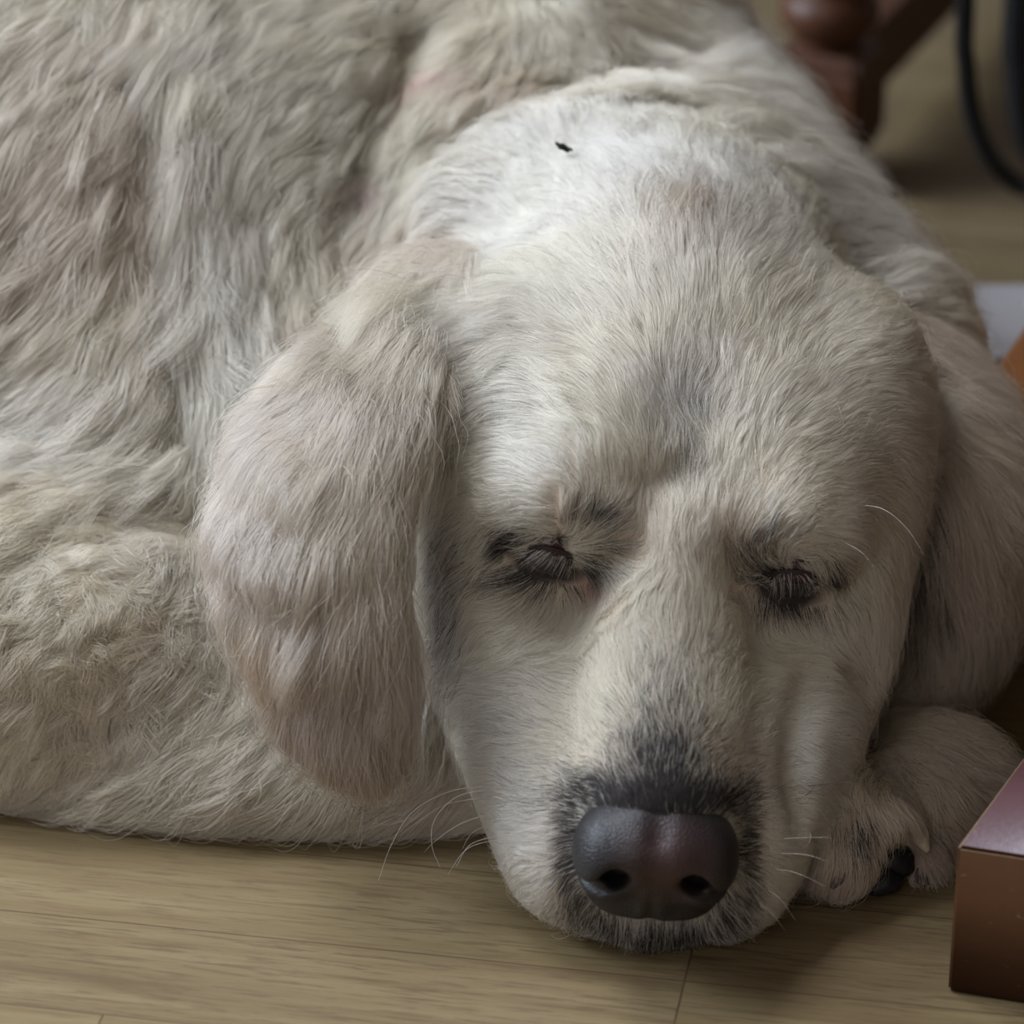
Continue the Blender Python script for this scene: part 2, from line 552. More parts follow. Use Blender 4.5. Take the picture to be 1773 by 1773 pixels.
# lie of the coat: where on the dog (as seen in the photo), which way the hair runs, length in mm, thickness of the coat in mm
FLOW = {
'head': [
 (1150, 1375, 0, -1, 5, .8), (1080, 1350, -.45, -.9, 5, .8), (1230, 1350, .45, -.9, 5, .8), (1010, 1350, -.8, -.5, 5, .8), (1280, 1380, .8, -.6, 5, .8), (1150, 1310, 0, -1, 7, 1.0),
 (1160, 1200, .0, -1, 10, 1.5), (1060, 1200, -.45, -.9, 10, 1.5), (1250, 1200, .4, -.9, 10, 1.5), (1170, 1060, 0, -1, 12, 2),
 (970, 1440, -1, .1, 5, .8), (900, 1440, -1, .0, 9, 1.5), (900, 1300, -1, -.15, 10, 1.5), (840, 1200, -.9, .25, 12, 2), (950, 1200, -.8, -.4, 10, 1.5),
 (980, 1560, -.6, .8, 9, 1.5), (930, 1530, -.8, .6, 11, 2), (1040, 1610, -.25, 1, 13, 3), (1110, 1625, -.05, 1, 13, 3), (1160, 1625, .1, 1, 13, 3), (1240, 1600, .35, 1, 12, 3), (1300, 1540, .8, .6, 9, 1.5),
 (1300, 1450, 1, .1, 5, .8), (1350, 1400, .9, .25, 9, 1.5), (1340, 1270, .8, -.2, 9, 1.5), (1450, 1230, .95, .2, 9, 1.5), (1420, 1330, .8, .45, 9, 1.5), (1400, 1160, .6, .2, 10, 1.5),
 (950, 1060, -.5, .85, 12, 2), (880, 1040, -.7, .6, 12, 2), (1020, 1030, .25, .8, 9, 1.3), (1060, 970, .9, .35, 9, 1.2), (1050, 900, .75, -.6, 9, 1.2), (1000, 880, .2, -.9, 9, 1.2),
 (940, 890, -.95, -.05, 11, 1.5), (870, 880, -.95, .25, 12, 2), (860, 800, -.95, .1, 15, 2.5), (960, 790, -.9, -.25, 15, 2.5), (1060, 790, -.35, -.9, 14, 2.5), (850, 940, -.9, .5, 10, 1.5),
 (1130, 880, -.1, -1, 12, 2), (1190, 950, .05, -1, 12, 2), (1250, 900, .3, -.95, 12, 2), (1190, 800, .05, -1, 14, 2.5),
 (1290, 960, -.5, -.7, 8, 1.2), (1300, 910, .1, -1, 9, 1.2), (1360, 900, .7, -.6, 10, 1.5), (1440, 910, 1, .1, 12, 2), (1460, 980, .8, .7, 12, 2),
 (1380, 1050, .1, 1, 9, 1.3), (1310, 1040, -.1, 1, 9, 1.3), (1450, 1060, .4, 1, 11, 1.5), (1530, 1000, .25, 1, 14, 2.5), (1540, 1100, -.05, 1, 14, 2.5),
 (780, 960, -.5, .9, 16, 3), (790, 1100, -.35, 1, 16, 3), (800, 1200, -.5, .8, 14, 2.5), (800, 700, -.9, .35, 20, 4), (770, 850, -.6, .8, 16, 3), (760, 1300, -.3, 1, 14, 3),
 (950, 650, -.9, -.15, 20, 3.5), (1080, 650, -.5, -.75, 18, 3), (1180, 620, .05, -1, 20, 3.5), (1290, 650, .45, -.85, 20, 3.5), (1420, 700, .85, -.4, 18, 3),
 (1500, 820, .95, .1, 16, 2.5), (1540, 700, .95, .1, 20, 3.5), (1570, 820, .6, .7, 18, 3), (1570, 900, .4, .9, 18, 3),
 (850, 560, -.95, .25, 24, 5), (760, 600, -.8, .6, 26, 5), (1000, 520, -.75, -.4, 24, 4), (1190, 480, .1, -1, 26, 5), (1350, 520, .6, -.75, 26, 5), (1500, 600, .95, -.25, 24, 5),
 (1620, 620, .95, -.1, 26, 6),
],
'body': [
 (850, 450, -.95, .05, 26, 5), (760, 470, -.9, .3, 26, 5), (900, 370, -.7, -.5, 24, 5), (1000, 330, -.35, -.9, 24, 5), (1150, 330, .15, -1, 26, 5), (1190, 420, .1, -1, 26, 5), (1300, 350, .5, -.8, 28, 6),
 (1020, 230, -.15, -1, 22, 5), (900, 260, -.9, -.4, 24, 5), (830, 320, -.9, .1, 24, 5), (1130, 210, .2, -1, 24, 5),
 (1400, 420, .8, -.5, 30, 7), (1480, 420, .85, .3, 36, 9), (1560, 500, .9, -.1, 34, 9), (1620, 560, .95, .1, 34, 9), (1680, 640, .9, .5, 34, 9),
 (1250, 230, .85, .25, 38, 9), (1380, 280, .85, .5, 40, 10), (1300, 130, .9, .35, 40, 10), (1200, 90, .8, .3, 40, 10), (1120, 40, .6, .4, 40, 9), (1220, 10, .85, .2, 42, 10),
 (1000, 120, .1, .6, 30, 7), (1080, 160, .5, .3, 30, 7), (900, 150, -.45, .85, 30, 7), (820, 190, -.6, .8, 30, 6), (760, 130, -.7, .6, 26, 5), (720, 250, -.45, .9, 26, 5), (700, 350, -.35, .9, 28, 6), (640, 310, -.4, .9, 14, 3), (650, 420, -.3, .95, 26, 5), (620, 520, -.45, .9, 28, 5),
 (640, 80, -.95, .15, 40, 9), (560, 170, -.9, .35, 38, 9), (520, 270, -.85, .5, 36, 8), (500, 380, -.6, .8, 36, 8), (530, 470, .25, .95, 34, 8), (560, 560, .2, 1, 30, 6), (640, 180, -.8, .5, 32, 7), (610, 260, -.7, .7, 30, 6),
 (480, 120, -.85, .5, 40, 9), (420, 230, -.6, .8, 40, 9), (400, 350, -.15, 1, 42, 9), (450, 500, .2, 1, 42, 9), (420, 620, .15, 1, 40, 9), (380, 720, .1, 1, 36, 8), (350, 100, -.5, .8, 42, 9),
 (300, 250, -.1, 1, 44, 10), (300, 450, .1, 1, 44, 10), (310, 600, .25, 1, 42, 9), (340, 740, .3, 1, 34, 8), (350, 860, .2, 1, 30, 6), (270, 120, -.2, .9, 42, 10),
 (60, 60, -.75, .6, 42, 9), (180, 150, -.65, .75, 42, 9), (60, 300, -.75, .65, 42, 9), (180, 400, -.5, .85, 42, 9), (80, 550, -.6, .8, 42, 9), (220, 620, -.4, .9, 40, 9), (100, 720, -.85, .4, 40, 8), (250, 760, -.7, .6, 36, 8), (80, 850, -.95, .25, 36, 8), (260, 860, -.95, .15, 32, 7),
 (60, 930, -.9, .3, 30, 7), (300, 910, -.9, -.1, 26, 5), (200, 970, -.8, .2, 20, 6), (300, 980, -.5, .5, 20, 6), (330, 1060, .1, .9, 20, 6), (150, 1050, -.7, .6, 18, 8), (60, 1050, -.9, .4, 20, 7), (250, 1120, -.2, .9, 18, 8), (120, 1150, -.6, .8, 18, 8), (60, 1220, -.7, .7, 20, 7), (200, 1230, -.3, 1, 18, 8), (120, 1310, -.6, .7, 22, 6), (230, 1290, -.3, .9, 20, 6),
 (380, 1080, .25, 1, 28, 6), (420, 1180, -.15, 1, 32, 7), (340, 1200, -.2, 1, 30, 7), (450, 1280, -.55, .8, 38, 8), (350, 1320, -.85, .5, 40, 8), (520, 1330, -.6, .75, 40, 8), (250, 1370, -.95, .25, 44, 8), (60, 1375, -1, .02, 46, 8), (150, 1410, -1, .02, 46, 7), (400, 1400, -.85, .45, 44, 8), (560, 1410, -.8, .5, 52, 8), (700, 1400, -.85, .45, 54, 8), (800, 1370, -.85, .5, 50, 7), (760, 1300, -.4, .9, 28, 5),
],
'earL': [
 (740, 600, -.5, .85, 36, 5), (680, 560, -.8, .6, 38, 5), (620, 590, -.75, .65, 36, 5), (560, 660, -.75, .65, 34, 5), (470, 750, -.85, .5, 34, 5), (400, 800, -.85, .5, 30, 5), (700, 700, -.25, 1, 40, 6), (640, 740, -.45, .9, 38, 6),
 (720, 830, -.0, 1, 42, 6), (640, 880, -.2, 1, 42, 6), (540, 850, -.45, .9, 40, 6), (430, 870, -.5, .85, 34, 6), (370, 930, -.1, 1, 34, 5), (450, 980, -.1, 1, 38, 6), (560, 1000, -.15, 1, 42, 6), (680, 1000, .05, 1, 44, 6),
 (460, 1100, .25, 1, 38, 6), (560, 1120, -.05, 1, 42, 6), (690, 1120, .1, 1, 44, 6), (520, 1220, .25, 1, 38, 6), (620, 1230, .05, 1, 40, 6), (710, 1240, -.1, 1, 36, 5), (590, 1320, .3, 1, 28, 5), (660, 1330, -.05, 1, 28, 5),
],
'earR': [
 (1590, 700, .5, .8, 34, 5), (1650, 720, .85, .4, 36, 5), (1710, 800, .8, .5, 34, 5), (1740, 880, .6, .8, 34, 5), (1620, 830, .2, 1, 40, 5), (1680, 900, .35, 1, 40, 5), (1600, 950, .15, 1, 40, 5), (1650, 1000, .2, 1, 40, 5), (1700, 1000, .4, 1, 38, 5),
 (1600, 1080, -.1, 1, 40, 5), (1650, 1100, .1, 1, 42, 5), (1600, 1160, -.25, 1, 38, 5),
],
'paw': [
 (1500, 1290, .7, .35, 16, 3), (1600, 1290, .85, .25, 20, 3.5), (1690, 1330, .8, .55, 22, 4), (1740, 1380, .75, .7, 22, 4), (1650, 1400, .8, .6, 20, 4), (1450, 1340, -.2, 1, 14, 3), (1520, 1360, .1, 1, 14, 3), (1580, 1390, .6, .8, 16, 3),
 (1400, 1420, -.2, 1, 16, 3.5), (1460, 1430, -.05, 1, 18, 4), (1530, 1430, .35, 1, 18, 4), (1400, 1490, -.15, 1, 20, 4), (1460, 1500, -.05, 1, 20, 4), (1560, 1450, .5, .9, 18, 3), (1600, 1520, .05, 1, 16, 3), (1680, 1450, .3, 1, 18, 3),
]}
TUNE = {      # hairs per cm2, root radius mm, points, clump spacing mm, clump pull, wave mm, stray
 'head': (620, .050, 7, 2.4, .45, .25, .03),
 'body': (250, .085, 10, 5.0, .74, 1.0, .05),
 'earL': (560, .070, 9, 4.5, .62, .55, .06),
 'earR': (460, .070, 9, 4.5, .65, .55, .07),
 'paw':  (420, .070, 7, 3.0, .60, .4, .04),
}
CREAM, PALE, SAND, BISCUIT, TAN = (.82, .738, .59), (.84, .805, .745), (.76, .65, .49), (.66, .51, .39), (.52, .37, .24)
DARK = (.020, .016, .015)
GREY = (.22, .19, .17)
# coloured areas of the coat, some painting shade into folds and beside the ear: x, y, half width, half height (photo pixels), colour, strength; 'd' rows are the share of black hairs
SHADES = {
'head': [(778, 1080, 32, 190, BISCUIT, .75), (1050, 290, 220, 110, PALE, .6), (880, 430, 140, 130, PALE, .5), (1300, 380, 160, 90, PALE, .4), (880, 1330, 110, 220, PALE, .9), (1400, 1280, 90, 200, PALE, .6), (1120, 1600, 220, 60, PALE, .8), (880, 760, 120, 120, PALE, .5), (800, 560, 120, 60, PALE, .5),  # brown strip on the cheek beside the ear: dark hairs and painted-in shade
         (1190, 1000, 70, 140, SAND, .45), (1110, 900, 30, 70, TAN, .35), (1265, 960, 22, 90, TAN, .4), (1080, 850, 60, 30, SAND, .6), (1150, 640, 130, 60, SAND, .6), (1400, 850, 120, 50, SAND, .5), (1350, 1130, 60, 60, SAND, .5), (1330, 1320, 40, 30, TAN, .2),
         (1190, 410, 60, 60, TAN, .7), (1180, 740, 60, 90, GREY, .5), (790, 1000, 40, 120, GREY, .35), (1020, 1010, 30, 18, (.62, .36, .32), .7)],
'body': [(1050, 260, 200, 80, PALE, .65), (850, 400, 120, 80, PALE, .6), (1420, 330, 160, 200, PALE, .75), (1250, 100, 120, 120, PALE, .5), (900, 150, 100, 60, BISCUIT, .5), (740, 390, 60, 40, BISCUIT, .7), (670, 480, 70, 40, BISCUIT, .6),
         (120, 300, 160, 250, BISCUIT, .5), (100, 700, 200, 120, PALE, .4), (600, 250, 120, 150, PALE, .5), (390, 500, 110, 300, PALE, .5), (255, 350, 24, 350, BISCUIT, .6), (560, 450, 50, 120, SAND, .5), (120, 880, 300, 60, SAND, .55), (480, 560, 50, 100, BISCUIT, .4),  # brown strip painted along the neck fold deepens its crease; ruff beside it paled
         (150, 1120, 250, 160, SAND, .45), (1190, 400, 60, 60, TAN, .8), (650, 310, 22, 26, (.80, .50, .50), .8), (785, 130, 28, 14, (.85, .48, .48), .8), (620, 1410, 200, 50, GREY, .25), (780, 1340, 80, 90, BISCUIT, .6)],
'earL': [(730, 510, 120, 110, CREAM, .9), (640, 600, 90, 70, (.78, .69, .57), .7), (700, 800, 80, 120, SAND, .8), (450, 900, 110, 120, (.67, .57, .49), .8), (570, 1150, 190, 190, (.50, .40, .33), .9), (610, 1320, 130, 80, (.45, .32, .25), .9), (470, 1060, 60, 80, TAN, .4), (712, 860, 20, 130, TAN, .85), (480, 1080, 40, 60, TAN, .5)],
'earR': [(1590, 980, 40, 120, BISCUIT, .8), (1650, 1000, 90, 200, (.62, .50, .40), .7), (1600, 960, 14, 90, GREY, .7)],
'paw': [(1480, 1430, 100, 80, BISCUIT, .6), (1620, 1450, 60, 60, (.5, .33, .28), .8), (1430, 1520, 100, 40, (.55, .42, .38), .8)]}
BLACKS = {
'head': [(1140, 1402, 140, 26, .98), (1137, 1588, 105, 26, .90), (1000, 1470, 20, 85, .80), (1282, 1470, 18, 85, .75), (885, 938, 30, 14, .85), (1003, 975, 24, 18, .8), (1322, 1000, 26, 16, .8), (1432, 990, 24, 14, .75), (1145, 1378, 112, 36, .97), (1150, 1320, 75, 48, .80), (1155, 1250, 62, 50, .34), (1165, 1170, 60, 50, .10), (1130, 1622, 110, 18, .35), (985, 1450, 16, 80, .5), (1296, 1460, 14, 80, .5), (1020, 1560, 34, 34, .6), (1255, 1560, 34, 34, .6),
         (1030, 1365, 40, 26, .8), (1245, 1385, 40, 24, .8), (1208, 740, 26, 60, .26), (1150, 650, 70, 50, .07), (1190, 820, 22, 30, .18), (1195, 420, 50, 50, .10), (788, 960, 30, 90, .30), (772, 1130, 22, 130, .28), (800, 1080, 26, 60, .16), (850, 720, 70, 40, .10), (900, 650, 60, 40, .07),  # cheek beside the ear: black hairs, partly standing in for shade
         (945, 990, 80, 22, .85), (1035, 925, 26, 40, .48), (890, 930, 36, 22, .75), (1010, 905, 34, 14, .6), (1316, 968, 34, 36, .55), (1375, 1036, 62, 20, .85), (1345, 935, 24, 16, .45), (1430, 975, 30, 22, .6), (1510, 800, 20, 16, .12)],
'body': [(930, 320, 50, 16, .10), (1195, 400, 55, 40, .2), (990, 290, 30, 14, .12), (770, 470, 60, 16, .25), (560, 540, 30, 40, .2), (10, 680, 24, 24, .4)],
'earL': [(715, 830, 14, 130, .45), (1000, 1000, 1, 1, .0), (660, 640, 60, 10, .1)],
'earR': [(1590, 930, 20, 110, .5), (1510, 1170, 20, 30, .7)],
'paw': [(1482, 1412, 20, 20, .8), (1600, 1420, 30, 30, .2), (1500, 1560, 120, 24, .8)]}

def control_points(V, rows):
    P, D, S = [], [], []
    for (x, y, dx, dy, L, T) in rows:
        p = trace(V, x, y)
        n = V.grad(p[None])[0]
        r = nrm(ray(x + dx * 10, y + dy * 10))
        o = np.array([0, 0, CAM_Z])
        den = r @ n
        q = o + r * (((p - o) @ n) / den) if abs(den) > 0.08 else p + np.array([dx, 0, -dy])
        P.append(p)
        D.append(nrm(q - p))
        S.append((L * .001, T * .001))
    return np.array(P), np.array(D), np.array(S)

def shepard(P, X, vals, eps=0.006, pw=2.0):
    out = np.empty((len(P), vals.shape[1]))
    for a in range(0, len(P), 40000):
        d2 = ((P[a:a + 40000, None] - X[None]) ** 2).sum(-1) + eps * eps
        w = d2 ** (-pw)
        w /= w.sum(1, keepdims=True)
        out[a:a + 40000] = w @ vals
    return out

class FlowGrid:
    def __init__(s, V, X, D, S, h=0.006):
        lo, hi = X.min(0) - 0.07, X.max(0) + 0.07
        s.lo, s.h = lo, h
        s.n = np.ceil((hi - lo) / h).astype(int) + 1
        g = np.stack(np.meshgrid(*[lo[i] + h * np.arange(s.n[i]) for i in range(3)], indexing='ij'), -1).reshape(-1, 3)
        d = V.sample(g)
        m = np.abs(d) < 0.03
        s.f = np.zeros((len(g), 3), np.float32)
        s.f[m] = shepard(g[m], X, D)
        s.f[~m] = D.mean(0)
        s.f = s.f.reshape(tuple(s.n) + (3,))
    def __call__(s, p):
        i = np.clip(np.rint((p - s.lo) / s.h).astype(int), 0, s.n - 1)
        return s.f[i[:, 0], i[:, 1], i[:, 2]]

def ell_weight(P, V, rows, ncol):
    """soft membership of each root in the coloured areas"""
    out = []
    for r in rows:
        c = trace(V, r[0], r[1])
        dist = np.linalg.norm(c - np.array([0, 0, CAM_Z]))
        px = dist * 2 * TANH / 1773 / math.sqrt(1 + TANH ** 2)
        e1 = np.array([1.0, 0, 0]); e2 = np.array([0, math.sin(PITCH), math.cos(PITCH)]); e3 = np.cross(e1, e2)
        q = P - c
        a = (q @ e1) / (r[2] * px)
        b = (q @ e2) / (r[3] * px)
        z = (q @ e3) / (max(r[2], r[3]) * px * 1.6 + .01)
        out.append(np.exp(-0.9 * (a * a + b * b + z * z)))
    return out

def grow(V, reg, roots, N, X, D, S, K, tune, FG):
    n = len(roots)
    dens, rad, _, csp, cpull, wave, stray = tune
    LS = shepard(roots, X, S)
    L = LS[:, 0] * (0.60 + 0.65 * rng.random(n)) * (1 + 0.12 * field_noise(roots, 60, 5))
    T = LS[:, 1] * (0.15 + 1.0 * rng.random(n) ** 0.8)
    st = rng.random(n) < stray
    T[st] *= 2.2
    L[st] *= 1.15
    # small whorls and partings in the lie of the hair
    jit = np.stack([field_noise(roots, 45, 11), field_noise(roots, 45, 12), field_noise(roots, 45, 13)], 1) * 0.16
    jit += np.stack([field_noise(roots, 150, 21), field_noise(roots, 150, 22), field_noise(roots, 150, 23)], 1) * 0.08
    jit += rng.normal(size=(n, 3)) * (0.05 + 0.25 * st[:, None])
    if reg == 'body':
        w = np.exp(-(((roots - trace(V, 170, 1120)) / np.array([.055, .05, .04])) ** 2).sum(1))[:, None]
        jit += np.stack([field_noise(roots, 110, 31), field_noise(roots, 110, 32), field_noise(roots, 110, 33)], 1) * 0.95 * w
    P = np.empty((n, K, 3))
    P[:, 0] = roots - N * 0.0004
    f = FG(roots) + jit
    f -= (f * N).sum(1, keepdims=True) * N
    d = nrm(nrm(f) + N * 0.55)
    h = L / (K - 1)
    for k in range(1, K):
        p = P[:, k - 1] + d * h[:, None]
        sd = V.sample(p)
        nn = V.grad(p, 0.004)
        low = sd < 0.0004
        p = p + nn * np.where(low, 0.0004 - sd, 0)[:, None]
        p[:, 2] = np.maximum(p[:, 2], 0.0006)
        P[:, k] = p
        f = FG(p) + jit
        f = nrm(f - (f * nn).sum(1, keepdims=True) * nn)
        t = k / (K - 1)
        want = T * (1 - 0.35 * max(0, t - .6) / .4)
        c = np.clip((want - sd) / np.maximum(h, 1e-5) * 0.7, -0.9, 0.7)
        d = nrm(0.35 * d + 0.65 * nrm(f + nn * c[:, None]))
        d[:, 2] -= 0.03 * (sd > 0.012)
        d = nrm(d)
    return P, L

def make_fur(V, Vb, Fb, parent):
    Fa = np.asarray(Fb)
    tris = np.concatenate([Fa[:, [0, 1, 2]], Fa[:, [0, 2, 3]]])
    Vb = np.asarray(Vb)
    A, B, Cc = Vb[tris[:, 0]], Vb[tris[:, 1]], Vb[tris[:, 2]]
    cr = np.cross(B - A, Cc - A)
    area_ = np.linalg.norm(cr, axis=1) * 0.5
    cen = (A + B + Cc) / 3
    nt = V.grad(cen)
    regs = ['body', 'head', 'earL', 'earR', 'paw']
    lab = group_dist(cen, regs).argmin(1)
    # where is it in the photo; parts far outside need less hair
    c, s = math.cos(PITCH), math.sin(PITCH)
    q = cen - np.array([0, 0, CAM_Z])
    zc = q[:, 1] * c - q[:, 2] * s
    u = q[:, 0] / zc / TANH
    v = (q[:, 1] * s + q[:, 2] * c) / zc / TANH
    away = np.maximum(np.abs(u), np.abs(v))
    wt = np.clip(1 - (away - 1.06) / 0.25, 0.12, 1)
    facing = -(nrm(q) * nt).sum(1)
    wt *= np.where(facing > -0.25, 1.0, 0.35)
    wt *= np.where((nt[:, 2] < -0.75) & (cen[:, 2] < 0.01), 0.0, 1.0)
    made = []
    names = {'body': 'body_fur', 'head': 'head_fur', 'earL': 'ear_fur', 'earR': 'ear_fur', 'paw': 'paw_fur'}
    for ri, reg in enumerate(regs):
        tune = TUNE[reg]
        X, D, S = control_points(V, FLOW[reg])
        FG = FlowGrid(V, X, D, S)
        m = np.where(lab == ri)[0]
        w = area_[m] * wt[m] * 1e4 * tune[0] * DENS
        n = int(w.sum())
        ti = m[np.searchsorted(np.cumsum(w) / w.sum(), rng.random(n)).clip(0, len(m) - 1)]
        r1, r2 = np.sqrt(rng.random(n)), rng.random(n)
        roots = A[ti] * (1 - r1)[:, None] + B[ti] * (r1 * (1 - r2))[:, None] + Cc[ti] * (r1 * r2)[:, None]
        N = V.grad(roots, 0.003)
        keep = bare(roots, reg)
        roots, N = roots[keep], N[keep]
        n = len(roots)
        K = tune[2]
        P, L = grow(V, reg, roots, N, X, D, S, K, tune, FG)
        # locks: hairs lean towards the nearest lock's middle hair
        csp = tune[3] * .001
        nc = int(max(50, min(n // 5, (area_[m] * wt[m]).sum() / (csp * csp))))
        ci = rng.choice(n, nc, replace=False)
        kd = KDTree(nc)
        for i, j in enumerate(ci):
            kd.insert(roots[j], i)
        kd.balance()
        near = np.fromiter((kd.find(r)[1] for r in roots), dtype=np.int64, count=n)
        cj = ci[near]
        pull = tune[4] * (0.55 + 0.45 * rng.random(n)) * (0.75 + 0.5 * rng.random(nc))[near]
        if reg == 'head':
            pull *= np.clip(L / 0.020, 0.25, 1.5)
        t = np.linspace(0, 1, K)[None, :, None]
        off = (roots - roots[cj])[:, None, :]
        Pc = P[cj]
        wgt = (np.clip(pull, 0, .93)[:, None, None]) * t ** 1.1
        P = P * (1 - wgt) + (Pc + off * (1 - 0.75 * t)) * wgt
        # wave of each lock plus a little of each hair
        lat = nrm(np.cross(P[:, -1] - P[:, 0], N))
        ph = (rng.random(nc) * 6.28)[near] + rng.normal(size=n) * 0.35
        fr = (0.8 + 0.9 * rng.random(nc))[near]
        amp = tune[5] * .001 * (0.3 + 1.1 * rng.random(nc))[near]
        tt = t[:, :, 0]
        wv = (np.sin(6.283 * fr[:, None] * tt + ph[:, None]) - np.sin(ph)[:, None]) * amp[:, None] * tt
        P += lat[:, None, :] * wv[:, :, None]
        P += rng.normal(size=P.shape) * 0.00010 * tt[:, :, None] * (1 + 2 * (reg != 'head'))
        P[:, :, 2] = np.maximum(P[:, :, 2], 0.0005)
        # colour of every hair
        base = {'head': CREAM, 'body': CREAM, 'earL': (.71, .61, .49), 'earR': (.62, .50, .38), 'paw': (.68, .57, .44)}[reg]
        col = np.tile(np.array(base), (n, 1))
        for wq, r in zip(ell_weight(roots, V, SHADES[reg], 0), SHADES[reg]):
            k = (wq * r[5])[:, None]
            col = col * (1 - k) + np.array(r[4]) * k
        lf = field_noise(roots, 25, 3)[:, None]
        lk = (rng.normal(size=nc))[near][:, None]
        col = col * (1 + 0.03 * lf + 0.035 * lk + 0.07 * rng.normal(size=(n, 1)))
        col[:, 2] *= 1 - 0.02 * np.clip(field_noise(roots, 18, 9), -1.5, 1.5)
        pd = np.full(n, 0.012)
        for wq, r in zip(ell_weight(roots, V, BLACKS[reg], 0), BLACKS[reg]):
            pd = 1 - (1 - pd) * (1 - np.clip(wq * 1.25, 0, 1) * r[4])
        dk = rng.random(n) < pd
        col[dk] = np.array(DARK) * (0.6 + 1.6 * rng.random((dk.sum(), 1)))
        col = np.clip(col, 0.004, 0.93)
        hc = bpy.data.hair_curves.new(names[reg])
        hc.add_curves([K] * n)
        hc.attributes['position'].data.foreach_set('vector', P.astype(np.float32).ravel()) if 'position' in hc.attributes else None
        ra = hc.attributes.get('radius') or hc.attributes.new('radius', 'FLOAT', 'POINT')
        thin = np.where(dk, .8, 1.0)[:, None]
        taper = thin * (1 - 0.75 * np.linspace(0, 1, K) ** 1.6)[None, :] * (tune[1] * .001) * (0.8 + 0.4 * rng.random((n, 1)))
        ra.data.foreach_set('value', taper.astype(np.float32).ravel())
        ca = hc.attributes.new('coat', 'FLOAT_COLOR', 'CURVE')
        ca.data.foreach_set('color', np.concatenate([col, np.ones((n, 1))], 1).astype(np.float32).ravel())
        hc.materials.append(M_HAIR)
        o = bpy.data.objects.new(names[reg], hc)
        COL.objects.link(o)
        attach(o, parent)
        made.append((reg, o, n))
        print('fur', reg, n)
    return made

def skin_colour(Vb, me):
    """the skin under the coat takes the colour of the hairs around it, a little pinker"""
    regs = ['body', 'head', 'earL', 'earR', 'paw']
    lab = group_dist(Vb, regs).argmin(1)
    col = np.tile(np.array((.66, .52, .40)), (len(Vb), 1))
    for ri, reg in enumerate(regs):
        m = lab == ri
        c = col[m]
        for wq, r in zip(ell_weight(Vb[m], VOL, SHADES[reg], 0), SHADES[reg]):
            k = (wq * r[5])[:, None]
            c = c * (1 - k) + np.array(r[4]) * .85 * k
        for wq, r in zip(ell_weight(Vb[m], VOL, BLACKS[reg], 0), BLACKS[reg]):
            k = np.clip(wq * 1.3 * r[4], 0, 1)[:, None]
            c = c * (1 - k) + np.array(DARK) * k
        col[m] = c
    for (c0, r0) in [(NOSE_C, .028)] + [(SLIT[s] - .002 * EAX[s][1], .0155) for s in (-1, 1)]:
        k = np.clip((r0 - np.linalg.norm(Vb - c0, axis=1)) / .004, 0, 1)[:, None]
        col = col * (1 - k) + np.array(DARK) * k
    a = me.attributes.new('coat', 'FLOAT_COLOR', 'POINT')
    a.data.foreach_set('color', np.concatenate([col, np.ones((len(Vb), 1))], 1).astype(np.float32).ravel())
    m = bpy.data.materials.new('dog_skin')
    m.use_nodes = True
    t = m.node_tree
    at_ = t.nodes.new('ShaderNodeAttribute')
    at_.attribute_name = 'coat'
    b = t.nodes['Principled BSDF']
    t.links.new(at_.outputs['Color'], b.inputs['Base Color'])
    b.inputs['Roughness'].default_value = .75
    me.materials.clear()
    me.materials.append(m)

def bare(R, reg):
    """False where the skin is naked: nose leather, eye openings"""
    k = np.ones(len(R), bool)
    q = (R - NOSE_C) @ NR.T
    k &= ((q / np.array([.022, .0245, .0185])) ** 2).sum(1) > 1.0
    for s in (-1, 1):
        e = SLIT[s]
        d = R - e
        x, y = EAX[s]
        a, b = d @ x, d @ y
        near = np.linalg.norm(d, axis=1) < .02
        k &= ~(near & ((a / .0145) ** 2 + ((b + .0036) / .0042) ** 2 < 1))
    return k

NOSE_C = hd(.008, 0, -.007)
_t = math.radians(25)
NR = np.stack([nrm(-math.cos(_t) * HA + math.sin(_t) * HC), HB, nrm(math.sin(_t) * HA + math.cos(_t) * HC)])   # out, side, up
def eye_axes(s):
    # along the slit (viewer's right) and up across it
    t = math.radians(-17 if s < 0 else -9)
    e1 = np.array([1.0, 0, 0]); e2 = np.array([0, math.sin(PITCH), math.cos(PITCH)])
    return nrm(math.cos(t) * e1 + math.sin(t) * e2), nrm(-math.sin(t) * e1 + math.cos(t) * e2)
EAX = {s: eye_axes(s) for s in (-1, 1)}

def hair_material():
    m = bpy.data.materials.new('dog_hair')
    m.use_nodes = True
    t = m.node_tree
    t.nodes.clear()
    out = t.nodes.new('ShaderNodeOutputMaterial')
    at_ = t.nodes.new('ShaderNodeAttribute')
    at_.attribute_name = 'coat'
    h = t.nodes.new('ShaderNodeBsdfHairPrincipled')
    h.parametrization = 'COLOR'
    h.inputs['Roughness'].default_value = 0.42
    h.inputs['Radial Roughness'].default_value = 0.55
    h.inputs['Coat'].default_value = 0.0
    h.inputs['Random Roughness'].default_value = 0.2
    d = t.nodes.new('ShaderNodeBsdfPrincipled')
    d.inputs['Roughness'].default_value = 0.6
    d.inputs['Specular IOR Level'].default_value = 0.25
    t.links.new(at_.outputs['Color'], h.inputs['Color'])
    t.links.new(at_.outputs['Color'], d.inputs['Base Color'])
    mx = t.nodes.new('ShaderNodeMixShader')
    mx.inputs[0].default_value = HAIR_MIX
    t.links.new(h.outputs[0], mx.inputs[1])
    t.links.new(d.outputs[0], mx.inputs[2])
    t.links.new(mx.outputs[0], out.inputs[0])
    return m
HAIR_MIX = 0.5

# ------------------------------------------------------------------ nose, eyes, claws, whiskers
def ngp(o, b, u):
    return NOSE_C + o * NR[0] + b * NR[1] + u * NR[2]

